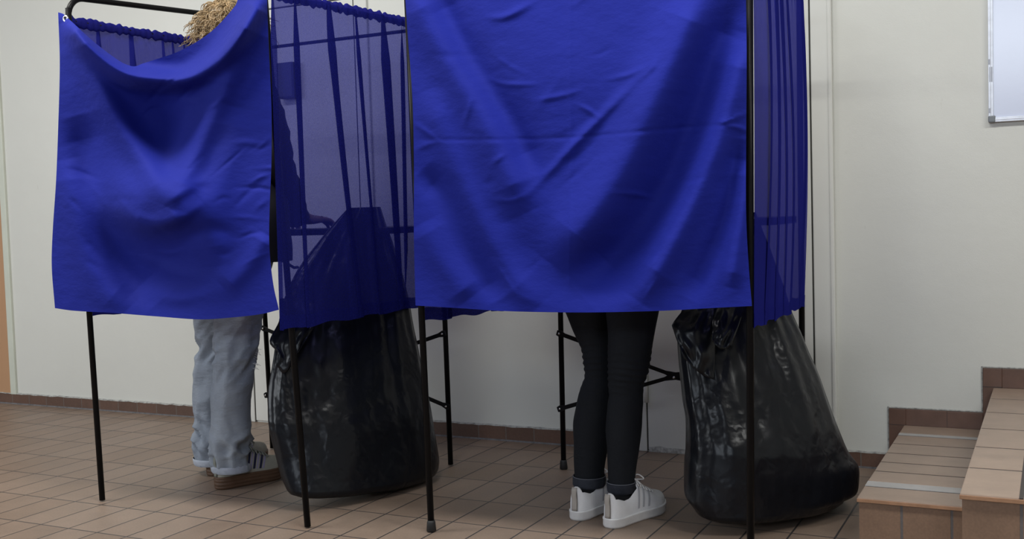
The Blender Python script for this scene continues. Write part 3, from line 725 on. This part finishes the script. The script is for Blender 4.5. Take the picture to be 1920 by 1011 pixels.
# ------------------------------------------------------------------ shoes
def sneaker(parent, loc, rz, L=0.27, style='white', roll=0.0):
    root = empty('sneaker', loc, rz); root.parent = parent; root.rotation_euler = (0, 0, rz)
    W = [(0, 0.010), (0.02, 0.020), (0.06, 0.0275), (0.13, 0.0325), (0.3, 0.0335), (0.5, 0.0375), (0.68, 0.0465), (0.80, 0.0475), (0.9, 0.040), (0.96, 0.027), (0.99, 0.013), (1, 0.006)]
    W = [(a, b * L / 0.27) for a, b in W]
    wf = lambda u: interp(W, u)[0]
    st = [0, 0.006, 0.02, 0.04, 0.06, 0.09, 0.13, 0.18, 0.24, 0.3, 0.36, 0.42, 0.48, 0.54, 0.6, 0.66, 0.72, 0.78, 0.84, 0.89, 0.93, 0.96, 0.98, 0.992, 1]
    if style == 'white':
        sole_z = [(0.0, -0.002), (0.004, 0.001), (0.008, 0.0025), (0.024, 0.0022), (0.0262, 0.0032), (0.0285, 0.0030), (0.0300, 0.0005)]
        M_s, M_u, zs = M_whitesole, M_leather, 0.029
    else:
        sole_z = [(0.0, -0.002), (0.003, 0.001), (0.010, 0.0025), (0.0118, 0.0010), (0.0135, 0.0030), (0.0225, 0.0032), (0.0243, 0.0015), (0.026, 0.0030), (0.034, 0.0034), (0.0358, 0.0020), (0.0375, 0.0030), (0.042, 0.0032), (0.044, 0.0008)]
        M_s, M_u, zs = M_gum, M_suede, 0.043
    ring = [(wf(u), u * L) for u in st] + [(-wf(u), u * L) for u in reversed(st)]
    n = len(ring); vs = []; cx, cy = 0, L / 2
    for z, e in sole_z:
        for i, (x, y) in enumerate(ring):
            a = Vector(ring[(i + 1) % n]) - Vector(ring[i - 1]); nn = Vector((a.y, -a.x)).normalized() if a.length > 1e-6 else Vector((0, 0))
            lift = 0.012 * max(0, (y / L - 0.78) / 0.22) ** 2 * (1 if z < 0.02 else 0.8)
            vs.append((x + nn.x * e, y + nn.y * e, z + lift))
    fs = grid_faces(n, len(sole_z), True); fs.append(tuple(range(n - 1, -1, -1))); fs.append(tuple((len(sole_z) - 1) * n + i for i in range(n)))
    mesh('sole', vs, fs, M_s, root)
    H = [(0, 0.070), (0.03, 0.074), (0.10, 0.070), (0.2, 0.058), (0.3, 0.060), (0.38, 0.078), (0.44, 0.090), (0.50, 0.082), (0.6, 0.066), (0.72, 0.050), (0.82, 0.042), (0.9, 0.036), (0.96, 0.027), (1, 0.012)]
    def surf(u, a, o_=0.0):      # a in 0..pi
        w_ = wf(u) * 0.97 + o_; h_ = interp(H, u)[0] + o_
        e = 0.62 if u < 0.5 else 0.70; ca, sa = math.cos(a), math.sin(a)
        x = math.copysign(abs(ca) ** e, ca) * w_
        lean = 1 - 0.20 * abs(sa) ** 2
        z = abs(sa) ** 0.75 * h_
        y = u * L + (0.006 if u < 0.05 else 0) * sa
        lift = 0.009 * max(0, (u - 0.78) / 0.22) ** 2
        return (x * lean, y, zs - 0.002 + z + lift)
    us = [0, 0.01, 0.03, 0.06, 0.10] + [0.14 + 0.86 * i / 40 for i in range(41)]
    na = 91; vs = [surf(u, math.pi * j / (na - 1)) for u in us for j in range(na)]; fs = []
    for i in range(len(us) - 1):
        for j in range(na - 1):
            ang = (j + 0.5) / (na - 1)
            if 0.035 < us[i] < 0.42 and 0.27 < ang < 0.73: continue
            fs.append(((i + 1) * na + j, (i + 1) * na + j + 1, i * na + j + 1, i * na + j))
    fs.append(tuple(range(na - 1, -1, -1)))
    up = mesh('upper', vs, fs, M_u, root); sd = up.modifiers.new('t', 'SOLIDIFY'); sd.thickness = 0.004; sd.offset = -1
    # tongue
    q = MB(); tv = []
    for i in range(8):
        u = 0.36 + 0.24 * i / 7; hh = interp(H, u)[0] + zs + (0.018 * (1 - i / 7))
        for j in range(7):
            x = (j / 6 - 0.5) * 0.040; tv.append((x, u * L - 0.010 * (1 - i / 7), hh - 10 * x * x + 0.003))
    to = mesh('tongue', tv, grid_faces(7, 8), M_u if style == 'white' else M_suede2, root); sd = to.modifiers.new('t', 'SOLIDIFY'); sd.thickness = 0.005
    # laces
    q = MB()
    for i in range(6):
        u = 0.46 + 0.05 * i; pts = [surf(u + 0.01 * (k - 4) / 8, math.pi * (0.5 + 0.22 * (k - 4) / 4), 0.004) for k in range(9)]; q.tube(pts, 0.0024, 6)
    c = Vector(surf(0.45, math.pi / 2, 0.006))
    for sx, ln, dz in ((1, 0.040, 0.006), (-1, 0.036, 0.002), (1, 0.026, -0.012), (-1, 0.024, -0.012)):
        q.tube(catmull([c, c + Vector((sx * ln * 0.5, 0.004, dz + 0.010)), c + Vector((sx * ln, 0.008, dz)), c + Vector((sx * ln * 0.6, 0.012, dz - 0.006)), c + Vector((0, 0.004, 0))], 24), 0.0020, 6)
    q.build('lace', M_lace if style == 'white' else M_suede2, root)
    # heel tab
    q = []; 
    for j in range(9):
        z = zs + 0.002 + 0.070 * j / 8
        for i in range(5):
            x = (i / 4 - 0.5) * 0.017; bul = 0.003 if j > 4 else 0.0; q.append((x, -0.0035 + 6 * x * x - bul + (0.004 if j == 8 else 0) + 0.0035 * (j / 8), z))
    ht = mesh('heel_tab', q, grid_faces(5, 9), M_heeltab if style == 'white' else M_suede2, root); sd = ht.modifiers.new('t', 'SOLIDIFY'); sd.thickness = 0.003
    # three side stripes on each side
    for sgn in (0, 1):
        for k in range(3):
            for cc, wd, du in ((0, 0.030, 0.0), (1, 0.022, 0.040)):
                if style == 'white' and cc == 1: continue
                sv = []
                for i in range(3):
                    for j in range(9):
                        a = (0.03 + 0.30 * j / 8); u = 0.40 + 0.085 * k + du + wd * (i / 2 - 0.5) + (0.07 * j / 8)
                        ang = math.pi * a if sgn == 0 else math.pi * (1 - a); sv.append(surf(u, ang, 0.0013))
                mesh('stripe', sv, grid_faces(9, 3), (M_stripe_w if style == 'white' else (M_stripe_n, M_stripe_l)[cc]), root)
    return root
M_leather = plain('white_leather', (0.80, 0.81, 0.84), 0.45, 0, 0.04, 30, 0.08, 200, 0.001)
M_whitesole = plain('white_rubber_sole', (0.74, 0.74, 0.75), 0.55, 0, 0.10, 25)
M_lace = plain('white_cotton', (0.68, 0.68, 0.68), 0.9, 0, 0.05)
M_heeltab = plain('beige_heel_tab', (0.40, 0.37, 0.34), 0.7, 0, 0.1)
M_stripe_w = plain('pale_grey_stripe', (0.46, 0.47, 0.51), 0.5)
M_gum = plain('brown_gum_rubber', (0.115, 0.062, 0.036), 0.55, 0, 0.15, 20)
M_suede = plain('beige_grey_suede', (0.36, 0.35, 0.30), 0.9, 0, 0.08, 60, 0.2, 300, 0.001)
M_suede2 = plain('grey_green_suede', (0.24, 0.25, 0.22), 0.9, 0, 0.1, 60, 0.2, 300, 0.001)
M_stripe_n = plain('navy_stripe', (0.012, 0.014, 0.05), 0.6)
M_stripe_l = plain('lilac_stripe', (0.30, 0.27, 0.42), 0.7)
M_skin = plain('skin', (0.55, 0.34, 0.26), 0.5, 0, 0.05)
M_blackcloth = plain('black_cotton', (0.010, 0.010, 0.012), 0.9, 0, 0.2, 40, 0.2, 250, 0.001)

def denim(name, col, hi, wr=0.5, sc=4.0):
    m, nt, b = new_mat(name); b.inputs['Roughness'].default_value = 0.85
    b.inputs['Specular IOR Level'].default_value = 0.2
    n = noise_node(nt, sc, 5, 0.6, mapscale=(1, 1, 0.5)); r = ramp(nt, n.outputs[0], [(0.35, col), (0.65, hi)])
    nt.links.new(r.outputs[0], b.inputs['Base Color'])
    k = noise_node(nt, 500, 2, 0.5, mapscale=(1, 1, 0.4)); b1 = bump(nt, None, k.outputs[0], 0.25, 0.001)
    k2 = noise_node(nt, 22, 4, 0.6, mapscale=(0.8, 0.8, 1.8)); bump(nt, b, k2.outputs[0], wr, 0.012, b1)
    return m
M_jean = denim('washed_pale_denim', (0.23, 0.265, 0.32), (0.34, 0.38, 0.435))
M_hem = plain('pale_hem', (0.42, 0.46, 0.54), 0.85, 0, 0.12, 50)
M_bjean = denim('black_denim', (0.0085, 0.0100, 0.0135), (0.0125, 0.0145, 0.0185), 0.35, 6)
M_cuff = denim('faded_black_cuff', (0.018, 0.021, 0.030), (0.034, 0.038, 0.050), 0.3, 30)
M_cuffline = plain('cuff_edge_stitch', (0.13, 0.14, 0.17), 0.9)

def leg_rings(rows, dep, hip, na=56, nsub=110, wr=0.004, seed=0, kind='black', knee=0.42):
    """rows: (y, xl, xr) in picture rows top to bottom, at camera distance dep; continued up to the hip joint"""
    R = catmull([(y, a, b) for y, a, b in rows], nsub); vs = []
    vdir = np.array([FX[0], FX[1], 0]); vdir /= np.linalg.norm(vdir)
    side = np.array([vdir[1], -vdir[0], 0])
    out = []
    for j in range(nsub):
        y, xl, xr = R[j]; pl = at_depth(xl, y, dep); pr = at_depth(xr, y, dep); c = (pl + pr) / 2; hw = np.linalg.norm(pr - pl) / 2
        out.append((c, hw))
    c0, h0 = out[0]; top = []
    for i in range(14):
        t = i / 14; c = lerp(hip, c0, t); hw = 0.095 * (1 - t) + h0 * t; top.append((c, hw))
    out = top + out
    for c, hw in out:
        for i in range(na):
            a = 2 * math.pi * i / na; ca, sa = math.cos(a), math.sin(a)
            p = c + side * hw * ca + vdir * hw * 1.05 * sa; z = c[2]
            k = wr * noise.noise(Vector((p[0] * 9 + seed, p[1] * 9, z * 14)))
            if kind == 'black':
                e = math.exp(-((z - knee) / 0.055) ** 2); k += 0.0042 * e * math.sin(z * 330 + 1.6 * math.sin(a * 2 + seed)) * (0.5 + 0.5 * noise.noise(Vector((a, z * 12, seed))))
            else:
                e = math.exp(-((z - 0.14) / 0.06) ** 2); q = noise.noise(Vector((ca * 1.3 + seed, sa * 1.3, z * 20 + 0.8 * ca)))
                k += 0.040 * e * (0.30 - abs(q)) 
                e2 = math.exp(-((z - 0.47) / 0.09) ** 2); q = noise.noise(Vector((ca * 1.2 + seed + 4, sa * 1.2, z * 16 - 1.2 * ca))); k += 0.028 * e2 * (0.25 - abs(q))
                q = noise.noise(Vector((ca * 1.5 + seed + 9, sa * 1.5, z * 5))); k += 0.022 * (0.2 - abs(q))
            p = p + (side * ca + vdir * sa) * k; vs.append((p[0], p[1], z))
    return vs, grid_faces(na, len(out), True), out, na

def person(name, hips, rz, label, skincol_parts):
    root = empty(name, (hips[0], hips[1], 0.0)); tag(root, label, 'person'); return root

def skin_body(name, joints, links, mat, parent, rootidx=0, sub=2):
    me = bpy.data.meshes.new(name); me.from_pydata([tuple(j[0]) for j in joints], links, []); me.materials.append(mat)
    o = bpy.data.objects.new(name, me); C.objects.link(o); o.parent = parent
    md = o.modifiers.new('skin', 'SKIN'); md.use_smooth_shade = True
    for i, j in enumerate(joints):
        r = j[1]; r = (r, r) if not isinstance(r, tuple) else r
        me.skin_vertices[0].data[i].radius = r; me.skin_vertices[0].data[i].use_root = (i == rootidx)
    s = o.modifiers.new('sub', 'SUBSURF'); s.levels = sub; s.render_levels = sub
    return o

def figure(root, hipL, hipR, ankL, ankR, kneeL, kneeR, face, skin, H=1.68, lean=(0, 0), handsz=0.96, reach=0.30):
    """one continuous body: trunk, head, arms with five-fingered hands, legs. Root-local coordinates."""
    f = np.array([math.sin(face), math.cos(face), 0.0]) ; rgt = np.array([f[1], -f[0], 0.0]); up = np.array([0, 0, 1.0])
    J = []; E_ = []
    def add(p, r, par=None):
        J.append((tuple(p), r)); i = len(J) - 1
        if par is not None: E_.append((par, i))
        return i
    ln = np.array([lean[0], lean[1], 0.0])
    k = H / 1.68; hc = (np.array(hipL) + np.array(hipR)) / 2 + up * 0.06
    pel = add(hc, (0.125, 0.095))
    wa = add(hc + up * 0.16 * k + ln * 0.2, (0.115, 0.085), pel); ch = add(hc + up * 0.33 * k + ln * 0.5, (0.135, 0.10), wa)
    shp = hc + up * 0.44 * k + ln * 0.7; nk0 = add(shp, (0.09, 0.075), ch); nk = add(hc + up * 0.53 * k + ln * 0.85, 0.052, nk0)
    jw = add(hc + up * 0.60 * k + ln * 0.95 + f * 0.015, (0.062, 0.07), nk); hd = add(hc + up * 0.68 * k + ln + f * 0.012, (0.074, 0.088), jw); tp = add(hc + up * 0.745 * k + ln, (0.055, 0.065), hd)
    for s, hip, kn, an in ((-1, hipL, kneeL, ankL), (1, hipR, kneeR, ankR)):
        a = add(np.array(hip), 0.070, pel); b = add(np.array(kn), 0.034, a); c = add(np.array(kn) * 0.55 + np.array(an) * 0.45, 0.030, b); d = add(np.array(an), 0.022, c)
        e = add(np.array(an) + f * 0.09 - up * 0.035, 0.028, d); add(np.array(an) + f * 0.15 - up * 0.045, 0.022, e)
        sh = add(shp + rgt * s * 0.155 - up * 0.02, 0.052, nk0); el = add(shp + rgt * s * 0.20 - up * 0.27 + f * 0.03, 0.038, sh)
        hz = np.array([shp[0], shp[1], handsz]) + rgt * s * 0.10 + f * reach
        wr = add(hz, 0.024, el); pm = add(hz + f * 0.045, (0.030, 0.018), wr)
        for q, (o_, L_) in enumerate(((-0.024, 0.062), (-0.008, 0.072), (0.008, 0.068), (0.023, 0.052))):
            b0 = hz + f * 0.085 + rgt * o_; f0 = add(b0, 0.0095, pm); f1 = add(b0 + f * L_ * 0.45 - up * 0.006, 0.0085, f0); f2 = add(b0 + f * L_ * 0.8 - up * 0.022, 0.0075, f1); add(b0 + f * L_ * 0.9 - up * 0.036, 0.006, f2)
        t0 = add(hz + f * 0.03 - rgt * s * 0.034, 0.011, pm); t1 = add(hz + f * 0.055 - rgt * s * 0.052, 0.0095, t0); add(hz + f * 0.078 - rgt * s * 0.056, 0.008, t1)
    body = skin_body('body', J, E_, skin, root, 0, 2)
    head = hc + up * 0.672 * k + ln
    # face: eyes, nose, mouth, ears kept as small features of the head
    q = MB()
    q.tube([head + f * 0.088 + up * 0.012, head + f * 0.108 - up * 0.018, head + f * 0.092 - up * 0.024], [0.008, 0.012, 0.009], 10); q.build('nose', skin, root)
    for s in (-1, 1):
        q = MB(); q.tube([head + rgt * s * 0.030 + f * 0.080 + up * 0.008, head + rgt * s * 0.030 + f * 0.090 + up * 0.008], [0.010, 0.006], 10); q.build('eye', M_lace, root)
        q = MB(); q.tube([head + rgt * s * 0.078 + up * 0.018, head + rgt * s * 0.088 + up * 0.008, head + rgt * s * 0.084 - up * 0.020], [0.008, 0.012, 0.006], 8); q.build('ear', skin, root)
    q = MB(); q.tube([head - rgt * 0.022 + f * 0.086 - up * 0.048, head + f * 0.094 - up * 0.050, head + rgt * 0.022 + f * 0.086 - up * 0.048], [0.003, 0.006, 0.003], 8); q.build('mouth', plain('lips', (0.4, 0.16, 0.14), 0.5), root)
    # top: jacket as a looser skin over trunk and sleeves
    return J, hc, shp, f, rgt, up, head
def top_garment(root, hc, shp, f, rgt, mat, name, handsz, reach, hem=-0.04, wide=0.165, hemr=0.19):
    up = np.array([0, 0, 1.0]); rings = [(hem, hemr, 0.145), (0.0, hemr * 0.99, 0.148), (0.10, wide, 0.140), (0.22, wide, 0.142), (0.34, wide + 0.01, 0.146), (0.41, 0.165, 0.13), (0.46, 0.12, 0.10), (0.495, 0.075, 0.075), (0.51, 0.066, 0.068)]
    R = catmull(rings, 40); vs = []; na = 48
    for z, a, b in R:
        c = lerp(hc, shp, min(1, max(0, z / 0.44)));
        for i in range(na):
            th = 2 * math.pi * i / na; k = 1 + 0.05 * noise.noise(Vector((math.cos(th) * 2, math.sin(th) * 2, z * 9)))
            p = np.array([c[0], c[1], hc[2] + z]) + rgt * a * math.cos(th) * k + f * b * math.sin(th) * k; vs.append(p)
    fs = grid_faces(na, 40, True)
    m_ = MB(); m_.add(vs, fs)
    for s in (-1, 1):
        sh = shp + rgt * s * 0.135 - up * 0.005; el = shp + rgt * s * 0.215 - up * 0.27 + f * 0.02; hz = np.array([shp[0], shp[1], handsz]) + rgt * s * 0.10 + f * (reach - 0.02)
        pts = catmull([sh - rgt * s * 0.05, sh, lerp(sh, el, 0.5) + rgt * s * 0.015, el, lerp(el, hz, 0.5), hz], 26)
        m_.tube([tuple(p) for p in pts], [0.075 - 0.030 * i / 25 + 0.003 * math.sin(i * 2.3) for i in range(26)], 18, False)
    return m_.build(name, mat, root)

# ---- person in pale jeans (left booth)
hip1 = np.array([-0.735, 0.70, 0.0])
p1 = person('person', hip1, 0, 'standing person with curly blond hair, pale ripped jeans and brown soled sneakers', None)
fR = [(590, 407, 492), (625, 405, 486), (661, 404, 482), (694, 402, 475), (726, 399, 472), (773, 398, 466), (820, 399, 470), (845, 397, 466), (862, 396, 466), (882, 400, 470)]
fL = [(590, 361, 404), (625, 367, 405), (650, 374, 405), (680, 366, 403), (726, 365, 400), (773, 365, 399), (805, 364, 398), (828, 360, 398), (845, 362, 397), (868, 367, 398)]
fL = [(y, a, a + w_) for (y, a, b), w_ in zip(fL, (84, 82, 78, 77, 75, 72, 74, 76, 72, 70))]
hl1 = np.array([-0.83, 0.74, 0.88]); hr1 = np.array([-0.65, 0.68, 0.88])
depR = depth_of((-0.70, 0.62, 0.3)); depL = depth_of((-0.86, 0.77, 0.3))
vR, fRf, oR, na = leg_rings(fR, depR, hr1, seed=2, kind='jean'); vL, fLf, oL, _ = leg_rings(fL, depL, hl1, seed=6, kind='jean')
m_ = MB(); m_.add([np.array(v) - [hip1[0], hip1[1], 0] for v in vR], fRf); m_.add([np.array(v) - [hip1[0], hip1[1], 0] for v in vL], fLf)
hc1 = (hl1 + hr1) / 2 - [hip1[0], hip1[1], 0]
pel = []; nr = 8
for j in range(nr):
    z = -0.06 + 0.15 * j / (nr - 1)
    for i in range(40):
        th = 2 * math.pi * i / 40; sc = math.sin(min(1, (j + 0.6) / 4) * math.pi / 2); pel.append((hc1[0] + 0.185 * sc * math.cos(th), hc1[1] + 0.145 * sc * math.sin(th), hc1[2] + z))
m_.add(pel, grid_faces(40, nr, True)); jeans = m_.build('jeans', M_jean, p1); jeans['label'] = 'ripped pale blue washed jeans'
def hem_band(out, na, k0, k1, grow, mat, name, parent, root_off, tilt=None, top_r=None):
    vdir = np.array([FX[0], FX[1], 0]); vdir /= np.linalg.norm(vdir); side = np.array([vdir[1], -vdir[0], 0]); vs = []
    sel = out[k0:k1]; prof = [0.3] + [1] * (len(sel) - 2) + [0.4]
    for (c, hw), g in zip(sel, prof):
        for i in range(na):
            a = 2 * math.pi * i / na; r_ = hw + grow * g; p = c + side * r_ * math.cos(a) + vdir * r_ * 1.05 * math.sin(a); vs.append((p[0] - root_off[0], p[1] - root_off[1], p[2]))
    return mesh(name, vs, grid_faces(na, len(sel), True), mat, parent)
hem_band(oR, na, -6, None, 0.004, M_hem, 'hem', jeans, hip1); hem_band(oL, na, -6, None, 0.004, M_hem, 'hem', jeans, hip1)
# frayed tear at the right knee
q = MB(); rnd = random.Random(3)
for i in range(16):
    y0 = rnd.uniform(655, 692); x0 = 474 + rnd.uniform(-3, 4); a = at_depth(x0, y0, depR - 0.02); 
    b_ = at_depth(x0 + rnd.uniform(3, 13), y0 + rnd.uniform(-3, 6), depR - 0.02); c_ = (a + b_) / 2 + np.array([0, 0, rnd.uniform(-0.004, 0.004)])
    q.tube([a - [hip1[0], hip1[1], 0], c_ - [hip1[0], hip1[1], 0], b_ - [hip1[0], hip1[1], 0]], 0.0006, 4)
q.build('frayed_thread', M_lace, jeans)
heel = floor_at(405, 920); toe = floor_at(505, 903)
rz = math.atan2(-(0.75 - 0.53), 0) if False else -0.36
heelR = np.array([-0.728, 0.533, 0.0])
sR_ = sneaker(p1, (heelR[0] - hip1[0], heelR[1] - hip1[1], 0), -0.38, 0.262, 'gum')
sL_ = sneaker(p1, (-0.885 - hip1[0], 0.675 - hip1[1], 0), -0.10, 0.275, 'gum')
oo = np.array([hip1[0], hip1[1], 0])
kR = oR[14 + 40][0] - oo; kL = oL[14 + 40][0] - oo
J, hc, shp, f_, rg, up_, head = figure(p1, hl1 - oo, hr1 - oo, oL[-1][0] - oo + (0, 0, 0.0), oR[-1][0] - oo, kL, kR, 0.18, M_skin, 1.66, (-0.03, 0.03), 0.92, 0.24)
M_coat = plain('black_coat', (0.010, 0.010, 0.012), 0.8, 0, 0.2, 20)
tg = top_garment(p1, hc, shp, f_, rg, M_coat, 'coat', 0.93, 0.22, -0.16, 0.20, 0.235); tg['label'] = 'loose black coat'
# curly hair
M_hair = plain('blond_hair', (0.36, 0.255, 0.14), 0.38, 0, 0.75, 45)
q = MB(); rnd = random.Random(21); hcn = Vector(head) + Vector((0.02, 0, 0.012))
cap = []
for j in range(14):
    ph = math.pi * 0.62 * j / 13
    for i in range(28):
        th = 2 * math.pi * i / 28; k = 1 + 0.10 * noise.noise(Vector((math.cos(th) * 3, math.sin(th) * 3, ph * 4)))
        d_ = Vector((math.sin(ph) * math.cos(th) * 0.092, math.sin(ph) * math.sin(th) * 0.100, math.cos(ph) * 0.098)) * k; cap.append(hcn + d_)
q.add(cap, grid_faces(28, 14, True))
fv = Vector(f_)
for i in range(620):
    th = rnd.uniform(0, 2 * math.pi); ph = math.acos(rnd.uniform(-0.25, 1))
    d_ = Vector((math.sin(ph) * math.cos(th), math.sin(ph) * math.sin(th), math.cos(ph)))
    if d_.dot(fv) > 0.55 and d_.z < 0.5: continue
    p = hcn + Vector((d_.x * 0.094, d_.y * 0.100, d_.z * 0.098)); L = rnd.uniform(0.05, 0.11)
    tdir = (Vector((d_.x, d_.y, 0)) * 0.7 + Vector((rnd.uniform(-.6, .6), rnd.uniform(-.6, .6), -0.4 - 0.6 * rnd.random()))).normalized()
    n1 = tdir.cross(d_).normalized(); n2 = d_; pts = []; ph0 = rnd.uniform(0, 6.28); fr = rnd.uniform(70, 120); am = rnd.uniform(0.006, 0.012)
    for k in range(13):
        s = L * k / 12; pp = p + tdir * s + d_ * (0.010 * math.sin(math.pi * min(1, s / L * 1.2))) + n1 * am * math.sin(fr * s + ph0) + n2 * am * math.cos(fr * s + ph0) * 0.7
        c_ = pp - hcn
        if c_.length < 0.094: pp = hcn + c_.normalized() * 0.096
        pts.append(pp)
    q.tube(pts, [0.0022 * (1 - 0.6 * k / 12) for k in range(13)], 4, False)
q.build('hair', M_hair, p1)['label'] = 'tousled curly blond hair'

# ---- person in black trousers (right booth)
hip2 = np.array([0.70, 0.78, 0.0])
p2 = person('person', hip2, 0, 'standing person in tight black trousers and white sneakers behind the wide blue curtain', None)
def cv(l): return [(560 + y / 2.241, 980 + a / 2.241, 980 + b / 2.241) for y, a, b in l]
gL = cv([(40, 172, 356), (120, 205, 358), (200, 242, 358), (262, 252, 358), (325, 259, 358), (370, 246, 360), (440, 226, 358), (520, 213, 352), (600, 214, 345), (690, 216, 327), (765, 216, 323), (786, 217, 322)])
gL = [(y, a, b + 9) for y, a, b in gL]
gR = cv([(40, 352, 575), (120, 357, 560), (200, 358, 545), (262, 357, 536), (310, 357, 527), (360, 360, 510), (405, 364, 506), (440, 357, 507), (500, 350, 503), (560, 350, 497), (640, 355, 488), (720, 358, 476), (790, 360, 467), (812, 362, 465)])
dR2 = depth_of((0.735, 0.70, 0.3)); dL2 = depth_of((0.60, 0.74, 0.3))
hl2 = np.array([0.60, 0.82, 0.88]); hr2 = np.array([0.78, 0.78, 0.88]); o2 = np.array([hip2[0], hip2[1], 0])
vR, fRf, oR2, na = leg_rings(gR, dR2, hr2, wr=0.003, seed=3, kind='black', knee=0.44); vL, fLf, oL2, _ = leg_rings(gL, dL2, hl2, wr=0.003, seed=8, kind='black', knee=0.46)
m_ = MB(); m_.add([np.array(v) - o2 for v in vR], fRf); m_.add([np.array(v) - o2 for v in vL], fLf)
hc2 = (hl2 + hr2) / 2 - o2; pel = []
for j in range(nr):
    z = -0.06 + 0.15 * j / (nr - 1)
    for i in range(40):
        th = 2 * math.pi * i / 40; sc = math.sin(min(1, (j + 0.6) / 4) * math.pi / 2); pel.append((hc2[0] + 0.180 * sc * math.cos(th), hc2[1] + 0.14 * sc * math.sin(th), hc2[2] + z))
m_.add(pel, grid_faces(40, nr, True)); tr = m_.build('trousers', M_bjean, p2); tr['label'] = 'tight black denim trousers'
for o_ in (oL2, oR2):
    cf = hem_band(o_, na, -7, None, 0.0045, M_cuff, 'cuff', tr, hip2)
    vdir = np.array([FX[0], FX[1], 0]); vdir /= np.linalg.norm(vdir); side = np.array([vdir[1], -vdir[0], 0]); c, hw = o_[-7]; q = MB(); pts = []
    for i in range(41):
        a = 2 * math.pi * i / 40; pts.append(c + side * (hw + 0.0035) * math.cos(a) + vdir * (hw * 1.05 + 0.0035) * math.sin(a) - o2)
    q.tube(pts, 0.0013, 5, False); q.build('cuff_edge', M_cuffline, tr)
for o_, sh in ((oL2, 0.17), (oR2, 0.27)):
    c, hw = o_[-1]; q = MB(); q.tube([c - o2 + (0, 0, 0.03), c - o2, c - o2 + np.array([0.0, 0.012, -0.045]), c - o2 + np.array([math.sin(sh) * 0.03, math.cos(sh) * 0.03, -0.066]), c - o2 + np.array([math.sin(sh) * 0.09, math.cos(sh) * 0.09, -0.078])], [hw * 0.86, hw * 0.84, hw * 0.80, hw * 0.78, hw * 0.70], 20); q.build('sock', M_blackcloth, p2)
sneaker(p2, (0.7027 - hip2[0], 0.5788 - hip2[1], 0), -0.27, 0.265, 'white')
sneaker(p2, (0.5818 - hip2[0], 0.6170 - hip2[1], 0), -0.17, 0.265, 'white')
kR = oR2[14 + 38][0] - o2; kL = oL2[14 + 38][0] - o2
J, hc, shp, f_, rg, up_, head = figure(p2, hl2 - o2, hr2 - o2, oL2[-1][0] - o2, oR2[-1][0] - o2, kL, kR, 0.1, M_skin, 1.64, (0, 0.02), 0.92, 0.24)
tg = top_garment(p2, hc, shp, f_, rg, M_blackcloth, 'sweater', 0.93, 0.22, -0.02, 0.165, 0.175)
q = MB(); cap = []; hcn = Vector(head) + Vector((0, 0, 0.012))
for j in range(14):
    ph = math.pi * 0.62 * j / 13
    for i in range(28):
        th = 2 * math.pi * i / 28; k = 1 + 0.05 * noise.noise(Vector((math.cos(th) * 3, math.sin(th) * 3, ph * 4))); cap.append(hcn + Vector((math.sin(ph) * math.cos(th) * 0.09, math.sin(ph) * math.sin(th) * 0.10, math.cos(ph) * 0.096)) * k)
q.add(cap, grid_faces(28, 14, True)); q.build('hair', plain('dark_hair', (0.03, 0.02, 0.015), 0.5), p2)
